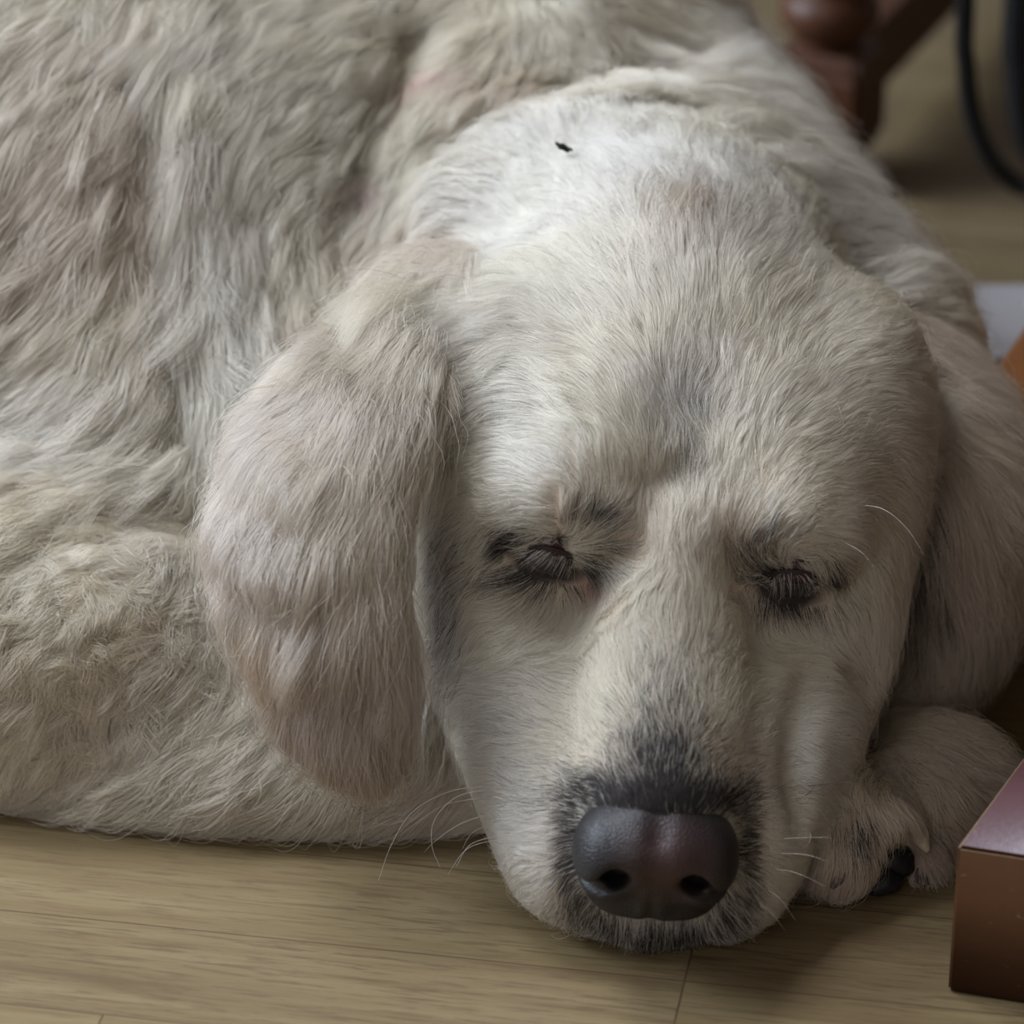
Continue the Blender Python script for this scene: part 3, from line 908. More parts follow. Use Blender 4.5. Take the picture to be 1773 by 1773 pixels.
def build_nose(parent):
    e = 0.03
    V = Vol(NOSE_C - e, NOSE_C + e, 0.0006)
    V.add(Ell(ngp(0, 0, .003), (.0170, .0250, .0175), NR), .004)
    for s in (-1, 1):
        V.add(Ell(ngp(.004, s * .0150, -.0005), (.0150, .0118, .0150), NR), .005)
        V.add(Ell(ngp(.006, s * .0060, .006), (.0130, .010, .0100), NR), .005)
    V.add(Ell(ngp(-.001, 0, -.013), (.0150, .0180, .0115), NR), .007)
    V.add(Ell(ngp(.002, 0, -.008), (.0145, .0060, .013), NR), .004)
    for s in (-1, 1):
        V.add(Ell(ngp(-.002, s * .0110, -.0145), (.0130, .0105, .0085), NR), .005)
    for s in (-1, 1):
        V.add(Cone([ngp(.0225, s * .0118, -.0010), ngp(.008, s * .0135, -.0020)], [.0040, .0046]), .0035, True)
        V.add(Cone([ngp(.019, s * .0150, -.0035), ngp(.015, s * .0195, -.0070), ngp(.006, s * .0250, -.0060)], [.0036, .0026, .0014]), .0030, True)
        V.add(Cone([ngp(.016, s * .009, -.0150), ngp(.012, s * .019, -.0165)], [.002, .0015]), .005, True)
    V.add(Cone([ngp(.0195, 0, .000), ngp(.0170, 0, -.010), ngp(.0140, 0, -.018), ngp(.006, 0, -.027)], [.0008, .0014, .0018, .0020]), .0030, True)
    V.add(Cone([ngp(.010, 0, .0235), ngp(.016, 0, .016)], [.003, .001]), .006, True)
    V.smooth(1)
    Vn, Fn = V.mesh()
    N = Nodes('nose_leather')
    v = N.coords()
    vo = N.n('ShaderNodeTexVoronoi', feature='DISTANCE_TO_EDGE')
    N.val(vo, 'Scale', 800.0)
    N.l(v, vo.inputs['Vector'])
    f = N.noise(v, 70, 3)
    pt = ngp(.016, .004, .006)
    vd = N.n('ShaderNodeVectorMath', operation='DISTANCE')
    N.l(v, vd.inputs[0])
    vd.inputs[1].default_value = tuple(pt)
    mr = N.n('ShaderNodeMapRange')
    N.l(vd.outputs['Value'], mr.inputs[0])
    mr.inputs[1].default_value, mr.inputs[2].default_value, mr.inputs[3].default_value, mr.inputs[4].default_value = .004, .020, 1, 0
    c1 = N.mix(f, (.010, .009, .010), (.020, .015, .015))
    c2 = N.mix(mr.outputs[0], c1, (.060, .030, .028))
    N.base(c2)
    mr2 = N.n('ShaderNodeMapRange')
    N.l(vo.outputs['Distance'], mr2.inputs[0])
    mr2.inputs[1].default_value, mr2.inputs[2].default_value = 0.0, 0.25
    N.bump(mr2.outputs[0], 0.4, 0.0003)
    N.rough(0.47)
    N.b.inputs['Coat Weight'].default_value = 0.08
    N.b.inputs['Specular IOR Level'].default_value = 0.4
    N.b.inputs['Coat Roughness'].default_value = 0.3
    return mesh_obj('nose', Vn, Fn, N.m, parent)

def sphere(c, r, nu=40, nv=24, axes=None):
    Vs, Fs = [], []
    axes = np.eye(3) if axes is None else axes
    for j in range(nv + 1):
        th = math.pi * j / nv
        for i in range(nu):
            ph = 2 * math.pi * i / nu
            d = np.array([math.sin(th) * math.cos(ph), math.sin(th) * math.sin(ph), math.cos(th)])
            Vs.append(c + (d * r) @ axes)
    for j in range(nv):
        for i in range(nu):
            a, b = j * nu + i, j * nu + (i + 1) % nu
            Fs.append((a, a + nu, b + nu, b))
    return Vs, Fs

def build_eye(s, parent):
    p = SLIT[s]
    n = VOL.grad(p[None], .006)[0]
    e1 = EAX[s][0] - (EAX[s][0] @ n) * n
    e1 = nrm(e1)
    e2 = np.cross(n, e1) * (1 if np.cross(n, e1)[2] > 0 else -1)
    E = p - n * 0.0078
    Nn = Nodes('eye_haw')
    v = Nn.coords()
    Nn.base(Nn.ramp(Nn.noise(v, 300, 4), [(0.3, (.035, .012, .014)), (0.7, (.11, .045, .05))]))
    Nn.rough(0.12)
    Vs, Fs = sphere(E, 0.0105, axes=np.stack([e1, e2, n]))
    eye = mesh_obj('eye', Vs, Fs, Nn.m, parent)
    def lid(name, r, lo, hi, mat, th=.0009):
        nx, ny = 41, 15
        Vs, Fs = [], []
        for layer in (0, 1):
            for i in range(nx):
                x = -1.25 + 2.5 * i / (nx - 1)
                for j in range(ny):
                    y = lo(x) + (hi(x) - lo(x)) * j / (ny - 1)
                    # thicker rim at the opening
                    rim = 1 + 0.05 * math.exp(-(j / 1.6) ** 2)
                    d = nrm(n + x * .9 * e1 + y * e2)
                    Vs.append(E + d * (r * rim - layer * th))
        def id_(l, i, j):
            return l * nx * ny + i * ny + j
        for i in range(nx - 1):
            for j in range(ny - 1):
                Fs.append((id_(0, i, j), id_(0, i + 1, j), id_(0, i + 1, j + 1), id_(0, i, j + 1)))
                Fs.append((id_(1, i, j), id_(1, i, j + 1), id_(1, i + 1, j + 1), id_(1, i + 1, j)))
            Fs.append((id_(0, i, 0), id_(1, i, 0), id_(1, i + 1, 0), id_(0, i + 1, 0)))
        return mesh_obj(name, Vs, Fs, mat, parent)
    dark = plain('lid_skin', (.028, .024, .026), .5, .4)
    tan = plain('upper_lid_skin', (.032, .020, .019), .6, .3)
    g = .17 if s < 0 else .24
    cx = .12 if s < 0 else -.12
    k = lambda x: max(0.0, 1 - (abs(x + cx) / 1.05) ** 2)
    lid('lower_eyelid', .01175, lambda x: .16 + .03 * x * s - .22 * x * x, lambda x: -.95 + .3 * x * x, dark)
    lid('upper_eyelid', .01185, lambda x: .16 + .03 * x * s - .22 * x * x + g * k(x), lambda x: .66 - .2 * x * x, tan)
    # lashes hanging over the opening
    K, m = 7, 70
    P = np.empty((m, K, 3))
    for i in range(m):
        x = rng.uniform(-1.0, 1.0)
        y = .16 - .22 * x * x + g * max(0, 1 - x * x) + rng.uniform(0, .22)
        d = nrm(n + x * .9 * e1 + y * e2)
        q = E + d * .0123
        L = rng.uniform(.005, .0095)
        dr = nrm(d * 0.7 + (0.45 * s) * e1 - .65 * e2 + rng.normal(size=3) * .12)
        for j in range(K):
            P[i, j] = q
            q = q + dr * (L / (K - 1))
            dr = nrm(dr + (-.16) * e2 - .10 * n)
    fur_object('eyelashes', P, .06, np.where(rng.random((m, 1)) < .35, np.array([[.05, .04, .04]]), np.array([[.60, .50, .42]])), eye)
    return eye

def fur_object(name, P, rad, col, parent):
    n, K, _ = P.shape
    hc = bpy.data.hair_curves.new(name)
    hc.add_curves([K] * n)
    hc.attributes['position'].data.foreach_set('vector', P.astype(np.float32).ravel())
    ra = hc.attributes.get('radius') or hc.attributes.new('radius', 'FLOAT', 'POINT')
    tp = (1 - 0.8 * np.linspace(0, 1, K) ** 1.5)[None, :] * rad * .001 * np.ones((n, 1))
    ra.data.foreach_set('value', tp.astype(np.float32).ravel())
    ca = hc.attributes.new('coat', 'FLOAT_COLOR', 'CURVE')
    ca.data.foreach_set('color', np.concatenate([col * np.ones((n, 3)), np.ones((n, 1))], 1).astype(np.float32).ravel())
    hc.materials.append(M_HAIR)
    o = bpy.data.objects.new(name, hc)
    COL.objects.link(o)
    return attach(o, parent)

def tube_mesh(pts, rad, seg=6, cap=True):
    pts = [np.array(p, float) for p in pts]
    n = len(pts)
    Vs, Fs = [], []
    prev = None
    for i, p in enumerate(pts):
        t = nrm(pts[min(i + 1, n - 1)] - pts[max(i - 1, 0)])
        ref = prev if prev is not None else (np.array([0, 0, 1.0]) if abs(t[2]) < .9 else np.array([1.0, 0, 0]))
        x = nrm(ref - (ref @ t) * t)
        prev = x
        y = np.cross(t, x)
        for k in range(seg):
            a = 2 * math.pi * k / seg
            Vs.append(p + rad[i] * (math.cos(a) * x + math.sin(a) * y))
    for i in range(n - 1):
        for k in range(seg):
            a, b = i * seg + k, i * seg + (k + 1) % seg
            Fs.append((a, b, b + seg, a + seg))
    if cap:
        Fs.append(tuple(range(seg))[::-1])
        Fs.append(tuple((n - 1) * seg + k for k in range(seg)))
    return Vs, Fs

def bez(P, n=14):
    """smooth curve through the points"""
    P = [np.array(p, float) for p in P]
    Q = [2 * P[0] - P[1]] + P + [2 * P[-1] - P[-2]]
    out = []
    for i in range(1, len(Q) - 2):
        for k in range(n):
            t = k / n
            a, b, c, d = Q[i - 1], Q[i], Q[i + 1], Q[i + 2]
            out.append(0.5 * ((2 * b) + (c - a) * t + (2 * a - 5 * b + 4 * c - d) * t * t + (3 * b - a - 3 * c + d) * t ** 3))
    out.append(P[-1])
    return out

WHISKERS = [   # run in the photo, how far the tip comes forward (m), radius mm, dark?
    ([(838, 1362), (780, 1370), (715, 1405), (678, 1462), (655, 1525)], -.020, .13, 0),
    ([(842, 1366), (790, 1380), (752, 1420), (748, 1465), (762, 1502)], -.018, .14, 0),
    ([(845, 1380), (775, 1392), (725, 1422), (690, 1448)], -.012, .10, 0),
    ([(850, 1408), (800, 1425), (755, 1455), (735, 1475)], -.010, .12, 0),
    ([(858, 1448), (815, 1462), (790, 1500)], -.010, .14, 0),
    ([(862, 1455), (825, 1462), (800, 1478), (775, 1515)], -.008, .12, 0),
    ([(858, 1425), (820, 1440), (800, 1470)], -.006, .09, 0),
    ([(885, 1525), (850, 1532), (815, 1560)], -.006, .10, 0),
    ([(890, 1540), (868, 1558)], -.004, .09, 0),
    ([(915, 1575), (890, 1605)], -.003, .08, 0),
    ([(1000, 1625), (996, 1660), (1000, 1688)], -.004, .09, 0),
    ([(1052, 1632), (1050, 1665), (1053, 1690)], -.004, .09, 0),
    ([(1085, 1630), (1090, 1660)], -.004, .08, 0),
    ([(1170, 1630), (1178, 1660)], -.004, .08, 0),
    ([(1205, 1622), (1210, 1650), (1200, 1680)], -.004, .08, 0),
    ([(1355, 1452), (1395, 1450), (1440, 1451)], -.006, .12, 0),
    ([(1350, 1478), (1395, 1480), (1435, 1492)], -.006, .12, 0),
    ([(1340, 1505), (1380, 1512), (1430, 1535)], -.006, .11, 0),
    ([(1325, 1540), (1350, 1555), (1378, 1595)], -.004, .10, 0),
    ([(1310, 1560), (1335, 1580), (1360, 1612)], -.004, .09, 0),
    ([(1290, 1585), (1310, 1615)], -.003, .08, 0),
    ([(1385, 1362), (1440, 1357), (1490, 1350), (1530, 1332)], -.008, .11, 1),
    ([(1392, 1382), (1402, 1372), (1412, 1358)], -.004, .10, 1),
    ([(1394, 1372), (1420, 1368), (1440, 1352)], -.004, .09, 1),
    ([(1488, 870), (1530, 882), (1570, 915), (1600, 960)], -.012, .12, 0),
    ([(1455, 935), (1490, 955), (1515, 985)], -.008, .08, 0),
    ([(1400, 1425), (1404, 1450), (1385, 1475), (1360, 1490)], -.006, .10, 0),
]

def build_whiskers(V, parent):
    wl = plain('whisker', (.86, .84, .80), .35, .5)
    wd = plain('dark_whisker', (.05, .045, .045), .35, .5)
    proto = None
    for pts, fwd, r, dark in WHISKERS:
        p0 = trace(V, *pts[0])
        n = VOL.grad(p0[None])[0]
        d0 = p0[1]
        Q = [p0 - n * .002]
        for i, (x, y) in enumerate(pts[1:], 1):
            Q.append(at(x, y, d0 + fwd * i / (len(pts) - 1) - .003))
        Q = [np.array([q[0], q[1], max(q[2], .0012)]) for q in Q]
        C = bez(Q, 8)
        Vs, Fs = tube_mesh(C, [r * .001 * (1 - .8 * i / (len(C) - 1)) for i in range(len(C))], 5)
        mesh_obj('whisker', Vs, Fs, wd if dark else wl, parent)

def build_claws(parent):
    mat = plain('claw', (.62, .52, .38), .35, .5)
    dk = plain('dark_claw', (.10, .07, .06), .35, .5)
    for pts, r, mt in (([(1578, 1432, .004), (1594, 1452, -.005), (1607, 1474, -.007)], .0042, mat),
                       ([(1462, 1500, .002), (1452, 1522, -.004), (1440, 1538, -.005)], .0028, dk),
                       ([(1592, 1512, .002), (1600, 1530, -.003), (1602, 1543, -.004)], .0028, dk)):
        y0 = trace(VOL, pts[0][0], pts[0][1])[1]
        C = bez([at(p[0], p[1], y0 + p[2]) for p in pts], 6)
        C = [np.array([c[0], c[1], max(c[2], .002)]) for c in C]
        m = len(C)
        Vs, Fs = tube_mesh(C, [r * (1 - .75 * (i / (m - 1)) ** 1.3) for i in range(m)], 12)
        mesh_obj('claw', Vs, Fs, mt, parent)
    # the pads under the folded paw
    Np = Nodes('paw_pad')
    v = Np.coords()
    Np.base(Np.mix(Np.noise(v, 200), (.006, .005, .005), (.014, .011, .010)))
    Np.bump(Np.noise(v, 1500, 2), .5, .0004)
    Np.rough(.6)
    for (x, y, Y, a, b, c) in ((1540, 1500, 1.016, .009, .008, .0075), (1520, 1530, 1.008, .008, .007, .005)):
        q = at(x, y, Y)
        q[2] = max(q[2], c + .001)
        Vs, Fs = sphere(q, np.array([a, b, c]), 28, 16)
        Vs = [p + nrm(p - q) * .0006 * math.sin(900 * p[0]) * math.cos(700 * p[2]) for p in Vs]
        mesh_obj('paw_pad', Vs, Fs, Np.m, parent)

# ------------------------------------------------------------------ the room
RR = math.radians(-10.4)                    # the boards and walls are turned a little against the lens
def rot(x, y, a=RR, o=(0, 1.0)):
    c, s = math.cos(a), math.sin(a)
    return np.array([o[0] + c * (x - o[0]) - s * (y - o[1]), o[1] + s * (x - o[0]) + c * (y - o[1])])

def box(name, lo, hi, mat, parent=None, ang=0.0, org=(0, 0), bev=0.0, seg=2, smooth=False):
    import bmesh
    bm = bmesh.new()
    bmesh.ops.create_cube(bm, size=1)
    for v in bm.verts:
        p = [lo[i] + (v.co[i] + .5) * (hi[i] - lo[i]) for i in range(3)]
        xy = rot(p[0], p[1], ang, org)
        v.co = (xy[0], xy[1], p[2])
    if bev:
        bmesh.ops.bevel(bm, geom=bm.edges[:], offset=bev, segments=seg, affect='EDGES', profile=.5)
    me = bpy.data.meshes.new(name)
    bm.to_mesh(me)
    bm.free()
    me.materials.append(mat)
    if smooth:
        me.polygons.foreach_set('use_smooth', np.ones(len(me.polygons), bool))
    o = bpy.data.objects.new(name, me)
    COL.objects.link(o)
    return attach(o, parent)

def floor_material():
    N = Nodes('laminate_boards')
    # board space: x along the boards, y across them
    tc = N.n('ShaderNodeTexCoord')
    mp = N.n('ShaderNodeMapping', vector_type='TEXTURE')
    A = np.array([-0.1734, 0.9987, 0])
    mp.inputs['Location'].default_value = tuple(A)
    mp.inputs['Rotation'].default_value = (0, 0, RR)
    N.l(tc.outputs['Object'], mp.inputs[0])
    v = mp.outputs[0]
    br = N.n('ShaderNodeTexBrick', offset=0.396, offset_frequency=3)
    w, Lb = 0.0525, 0.46
    N.val(br, 'Scale', 1.0)
    N.val(br, 'Brick Width', Lb)
    N.val(br, 'Row Height', w)
    N.val(br, 'Mortar Size', 0.00042)
    N.val(br, 'Mortar Smooth', 0.3)
    N.val(br, 'Bias', 0.0)
    br.inputs['Color1'].default_value = (0, 0, 0, 1)
    br.inputs['Color2'].default_value = (1, 1, 1, 1)
    br.inputs['Mortar'].default_value = (.5, .5, .5, 1)
    mv = N.n('ShaderNodeMapping')
    mv.inputs['Location'].default_value = (Lb * 20 - 0.2339, w * 32, 0)
    N.l(v, mv.inputs[0])
    N.l(mv.outputs[0], br.inputs['Vector'])
    tone = br.outputs['Color']
    # each board gets its own stretch of grain
    sh = N.n('ShaderNodeVectorMath', operation='MULTIPLY_ADD')
    N.l(tone, sh.inputs[0])
    sh.inputs[1].default_value = (3.1, 1.7, 5.0)
    N.l(v, sh.inputs[2])
    def grain(sx, sy, scale, det, rough=.6, dist=0.0):
        m = N.n('ShaderNodeMapping')
        m.inputs['Scale'].default_value = (sx, sy, 1)
        N.l(sh.outputs[0], m.inputs[0])
        return N.noise(m.outputs[0], scale, det, rough, dist)
    g1 = grain(2.2, 30, 3.0, 6, .62, .6)
    g2 = grain(7, 95, 5.0, 5, .7, .3)
    g3 = grain(1.0, 6, 4.0, 3)
    base = N.ramp(g1, [(.25, (.118, .070, .032)), (.5, (.195, .138, .068)), (.72, (.260, .198, .105))])
    c = N.mix(N.math('MULTIPLY', N.ramp(g2, [(.50, (0, 0, 0)), (.60, (1, 1, 1))]), .85), base, (.105, .060, .031))
    c = N.mix(N.math('MULTIPLY', g3, .3), c, (.230, .185, .112))
    c = N.mix(N.math('MULTIPLY', tone, .35), c, (.27, .195, .085))
    c = N.mix(N.math('MULTIPLY', br.outputs['Fac'], .85), c, (.10, .06, .03))
    N.base(c)
    N.rough(N.math('MULTIPLY_ADD', g2, .18, .34))
    N.b.inputs['Specular IOR Level'].default_value = .4
    N.bump(N.math('SUBTRACT', N.math('MULTIPLY', g2, .25), N.math('MULTIPLY', br.outputs['Fac'], 1.0)), .35, .0006)
    return N.m

def wood(name, c1, c2, rough=.4, scale=1.0, scr=0.0, scrcol=(.6, .5, .45), coat=.3):
    N = Nodes(name)
    v = N.coords((4 * scale, 30 * scale, 30 * scale))
    g = N.noise(v, 2.0, 6, .6, .8)
    fine = N.noise(N.coords((30 * scale, 200 * scale, 200 * scale)), 3.0, 3)
    c = N.mix(g, c1, c2)
    c = N.mix(N.math('MULTIPLY', fine, .35), c, tuple(x * .6 for x in c1))
    if scr:
        s1 = N.noise(N.coords((60, 300, 300), (0.2, .1, .5)), 2.0, 4, .7)
        m = N.ramp(s1, [(.66, (0, 0, 0)), (.72, (1, 1, 1))])
        c = N.mix(N.math('MULTIPLY', m, scr), c, scrcol)
        s2 = N.noise(N.coords(), 260, 2)
        m2 = N.ramp(s2, [(.72, (0, 0, 0)), (.76, (1, 1, 1))])
        c = N.mix(N.math('MULTIPLY', m2, scr * .7), c, scrcol)
        N.bump(N.noise(N.coords((1, 1, 1)), 420, 3), .25, .0004)
    N.base(c)
    N.rough(rough)
    N.b.inputs['Specular IOR Level'].default_value = .12 if rough > .6 else .45
    N.b.inputs['Coat Weight'].default_value = coat
    N.b.inputs['Coat Roughness'].default_value = .25
    return N.m

def build_room():
    fm = floor_material()
    fl = mesh_obj('floor', [(-3.6, -2.6, 0), (3.2, -2.6, 0), (3.2, 4.6, 0), (-3.6, 4.6, 0), (-3.6, -2.6, -.02), (3.2, -2.6, -.02), (3.2, 4.6, -.02), (-3.6, 4.6, -.02)],
                  [(0, 1, 2, 3), (7, 6, 5, 4), (0, 4, 5, 1), (1, 5, 6, 2), (2, 6, 7, 3), (3, 7, 4, 0)], fm, smooth=False)
    tag(fl, kind='structure')
    wm = plain('wall_paint', (.30, .25, .21), .9, .2)
    cm = plain('ceiling_paint', (.7, .69, .66), .9, .2)
    o = (0, 1.0)
    X0, X1, Y0, Y1, H = -2.6, 2.3, -1.95, 3.35, 2.4
    def wall(name, lo, hi):
        tag(box(name, lo, hi, wm, None, RR, o), kind='structure')
    wall('wall_back', (X0, Y1, 0), (X1, Y1 + .1, H))
    wall('wall_right', (X1, Y0, 0), (X1 + .1, Y1 + .1, H))
    wl = empty('wall_left', (0, 0, 0))
    tag(wl, kind='structure')
    # the left wall with its window opening (y 1.1 to 2.9, z 0.85 to 2.15)
    for lo, hi in (((X0 - .1, Y0, 0), (X0, 1.1, H)), ((X0 - .1, 2.9, 0), (X0, Y1 + .1, H)), ((X0 - .1, 1.1, 0), (X0, 2.9, .85)), ((X0 - .1, 1.1, 2.15), (X0, 2.9, H))):
        box('wall_panel', lo, hi, wm, wl, RR, o)
    wf = empty('wall_front', (0, 0, 0))
    tag(wf, kind='structure')
    for lo, hi in (((X0 - .1, Y0 - .1, 0), (-1.9, Y0, H)), ((0.1, Y0 - .1, 0), (X1 + .1, Y0, H)), ((-1.9, Y0 - .1, 2.1), (0.1, Y0, H))):
        box('wall_panel', lo, hi, wm, wf, RR, o)
    tag(box('ceiling', (X0 - .1, Y0 - .1, H), (X1 + .1, Y1 + .1, H + .05), cm, None, RR, o), kind='structure')
    fr = plain('frame_paint', (.75, .75, .73), .5)
    w1 = empty('window_1', (0, 0, 0))
    tag(w1, kind='structure')
    for lo, hi in (((X0 - .08, 1.1, .85), (X0 - .03, 1.15, 2.15)), ((X0 - .08, 2.85, .85), (X0 - .03, 2.9, 2.15)), ((X0 - .08, 1.15, .85), (X0 - .03, 2.85, .9)), ((X0 - .08, 1.15, 2.1), (X0 - .03, 2.85, 2.15)), ((X0 - .08, 1.98, .9), (X0 - .03, 2.02, 2.1))):
        box('window_frame', lo, hi, fr, w1, RR, o)
    d1 = empty('door_1', (0, 0, 0))
    tag(d1, kind='structure')
    for lo, hi in (((-1.9, Y0 - .08, 0), (-1.84, Y0 - .02, 2.1)), ((.04, Y0 - .08, 0), (.1, Y0 - .02, 2.1)), ((-1.84, Y0 - .08, 2.04), (.04, Y0 - .02, 2.1)), ((-.93, Y0 - .08, 0), (-.87, Y0 - .02, 2.04))):
        box('door_frame', lo, hi, fr, d1, RR, o)

def lathe(name, prof, cx, cy, mat, parent, seg=40):
    Vs, Fs = [], []
    for (r, z) in prof:
        for k in range(seg):
            a = 2 * math.pi * k / seg
            Vs.append((cx + r * math.cos(a), cy + r * math.sin(a), z))
    for i in range(len(prof) - 1):
        for k in range(seg):
            a, b = i * seg + k, i * seg + (k + 1) % seg
            Fs.append((a, b, b + seg, a + seg))
    Fs.append(tuple(range(seg))[::-1])
    Fs.append(tuple((len(prof) - 1) * seg + k for k in range(seg)))
    return mesh_obj(name, Vs, Fs, mat, parent)

def build_furniture():
    # ---- table with turned legs standing behind the dog
    red = wood('cherry_wood', (.070, .024, .009), (.125, .042, .016), .5, 1, 0, (1, 1, 1), .05)
    ang = math.radians(-23)
    L0 = np.array([0.1580, 1.668])
    t = empty('dining_table', (L0[0], L0[1], 0))
    tag(t, 'cherry-brown wooden table with turned legs on square blocks, behind the neck of the dog', 'table')
    ux, uy = np.array([math.cos(ang), math.sin(ang)]), np.array([-math.sin(ang), math.cos(ang)])
    for i, j in ((0, 0), (1, 0), (0, 1), (1, 1)):
        c = L0 + ux * i * 1.05 + uy * j * .72
        prof = [(.0010, .0), (.008, .0), (.0105, .008), (.016, .022)]
        lg = empty_part('leg', t)
        h = .0245
        import bmesh
        bm = bmesh.new()
        zs = [(0.0, .009), (.006, .0125), (.022, h), (.064, h), (.072, h * .86)]
        rows = []
        for z, r in zs:
            rows.append([bm.verts.new((c[0] + (ux[0] * a + uy[0] * b) * r, c[1] + (ux[1] * a + uy[1] * b) * r, z)) for a, b in ((-1, -1), (1, -1), (1, 1), (-1, 1))])
        for k in range(len(rows) - 1):
            for q in range(4):
                bm.faces.new((rows[k][q], rows[k][(q + 1) % 4], rows[k + 1][(q + 1) % 4], rows[k + 1][q]))
        bm.faces.new(rows[0][::-1])
        bm.faces.new(rows[-1])
        bmesh.ops.bevel(bm, geom=bm.edges[:], offset=.0035, segments=3, affect='EDGES')
        me = bpy.data.meshes.new('leg_block')
        bm.to_mesh(me)
        bm.free()
        me.materials.append(red)
        bo = bpy.data.objects.new('leg_block', me)
        COL.objects.link(bo)
        bo.parent = lg
        bo.matrix_parent_inverse = lg.matrix_world.inverted()
        pr = [(.012, .080), (.017, .086), (.0175, .089), (.0165, .0925)]
        pr += [(.0165 + .0085 * math.sin(a), .0930 + .0110 * (1 - math.cos(a)) / 1) for a in np.linspace(.15, math.pi - .15, 11)]
        pr += [(.0170, .1165), (.0172, .119), (.0165, .121)]
        pr += [(.0165 + .0065 * math.sin(a), .1215 + .0070 * (1 - math.cos(a))) for a in np.linspace(.15, math.pi - .15, 9)]
        pr += [(.0155, .140), (.0165, .150), (.0215, .19), (.0235, .24), (.0215, .32), (.0165, .44), (.0150, .50), (.0185, .515), (.0205, .525), (.0180, .535), (.0150, .545), (.0200, .560), (.0225, .575)]
        pr = [(a, b - .014 if b < .2 else b) for a, b in pr]
        to = lathe('turned_post', pr, c[0], c[1], red, None)
        to.parent = lg
        to.matrix_parent_inverse = lg.matrix_world.inverted()
        box('leg_head', (c[0] - h, c[1] - h, .575), (c[0] + h, c[1] + h, .70), red, None, 0, (0, 0), .002)
    bpy.context.view_layer.update()
    for o in [o for o in COL.objects if o.name.startswith('leg_head')]:
        attach(o, t)
        o.name = 'apron_block'
    def tb(name, a, b, mat=red, bev=.003):
        return box(name, (L0[0] + a[0], L0[1] + a[1], a[2]), (L0[0] + b[0], L0[1] + b[1], b[2]), mat, t, ang, (L0[0], L0[1]), bev)
    tb('shading_table_top', (-.55, -.26, .70), (1.25, .90, .728), bev=.006)  # unseen top, overhang lengthened to the left to shade the floor behind
    tb('apron', (.02, -.01, .60), (1.03, .01, .70))
    tb('apron', (.02, .71, .60), (1.03, .73, .70))
    tb('apron', (-.01, .02, .60), (.01, .70, .70))
    tb('stretcher', (.012, .345, .045), (1.04, .375, .085))
    tb('stretcher', (-.012, .02, .030), (.012, .70, .068))

    # ---- black metal frame of a chair under the table
    N = Nodes('black_metal')
    N.base(N.mix(N.noise(N.coords(), 80), (.006, .006, .007), (.014, .014, .015)))
    N.rough(.38)
    N.b.inputs['Metallic'].default_value = .3
    ch = empty('metal_chair', (at(1730, 330, 1.6)[0], 1.6, 0))
    tag(ch, 'black metal chair frame of bent tubes, under the table at the upper right', 'chair')
    Yc = 1.575
    def tubep(name, pts, r):
        C = bez(pts, 10)
        Vs, Fs = tube_mesh(C, [r] * len(C), 14)
        return mesh_obj(name, Vs, Fs, N.m, ch)
    g = lambda x, y, Y=Yc: at(x, y, Y)
    p1 = g(1674, -60)
    tubep('bent_tube', [np.array([p1[0], Yc, .44]), np.array([p1[0] - .001, Yc, .30]), g(1672, 0), g(1673, 110), g(1684, 200), g(1715, 275), g(1765, 322), g(1840, 345, 1.565), np.array([g(1920, 345, 1.56)[0], 1.555, .0075])], .0046)
    p2 = g(1775, -60, 1.60)
    tubep('bent_tube', [np.array([p2[0], 1.60, .44]), np.array([p2[0], 1.60, .30]), g(1770, 0, 1.60), g(1770, 120, 1.60), g(1778, 210, 1.60), g(1800, 265, 1.60), g(1850, 300, 1.60), np.array([.34, 1.58, .012])], .0090)
    box('chair_seat', (p1[0] - .01, 1.50, .44), (p1[0] + .42, 1.80, .465), N.m, ch, 0, (0, 0), .008)
    for (dx, dy) in ((.40, 0.0), (.40, .20)):
        Vs, Fs = tube_mesh([(p1[0] + dx, Yc + dy, .001), (p1[0] + dx, Yc + dy, .44)], [.0075, .0075], 12)
        mesh_obj('chair_leg', Vs, Fs, N.m, ch)

    # ---- worn wooden base at the right, its near corner towards the lens
    ft = wood('worn_brown_wood', (.038, .0145, .0048), (.066, .026, .008), .85, 1.4, .3, (.20, .13, .08), .0)
    tp = wood('scuffed_purple_brown_top', (.090, .036, .036), (.125, .056, .062), .36, 1.2, .6, (.36, .28, .32), .3)
    ed = wood('bare_wood_edge', (.10, .055, .030), (.30, .20, .12), .7, 6.0, .5, (.5, .4, .3), 0)
    base = empty('furniture_foot', (0.142, 0.9505, 0))
    tag(base, 'worn wooden furniture foot with scuffed purple-brown top, beside the paw; added shading table top above', 'table')
    d1, d2 = nrm(np.array([.96, -.285])), nrm(np.array([.455, .89]))
    c0 = np.array([.142, .9505])
    Hh = .0560
    import bmesh
    cr = [c0, c0 + d1 * .34, c0 + d1 * .34 + d2 * .17, c0 + d2 * .17]
    bm = bmesh.new()
    lo = [bm.verts.new((p[0], p[1], 0.0)) for p in cr]
    hi = [bm.verts.new((p[0], p[1], Hh)) for p in cr]
    bm.faces.new(lo[::-1])
    top = bm.faces.new(hi)
    for k in range(4):
        bm.faces.new((lo[k], lo[(k + 1) % 4], hi[(k + 1) % 4], hi[k]))
    bmesh.ops.bevel(bm, geom=bm.edges[:], offset=.0011, segments=2, affect='EDGES')
    me = bpy.data.meshes.new('foot')
    bm.to_mesh(me)
    bm.free()
    for m in (ft, tp, ed):
        me.materials.append(m)
    for p in me.polygons:
        n = p.normal
        p.material_index = 1 if n.z > .97 and p.area > .001 else (2 if (n.z > .25 and p.area < .002) else 0)
        p.use_smooth = True
    o = bpy.data.objects.new('foot', me)
    COL.objects.link(o)
    attach(o, base)

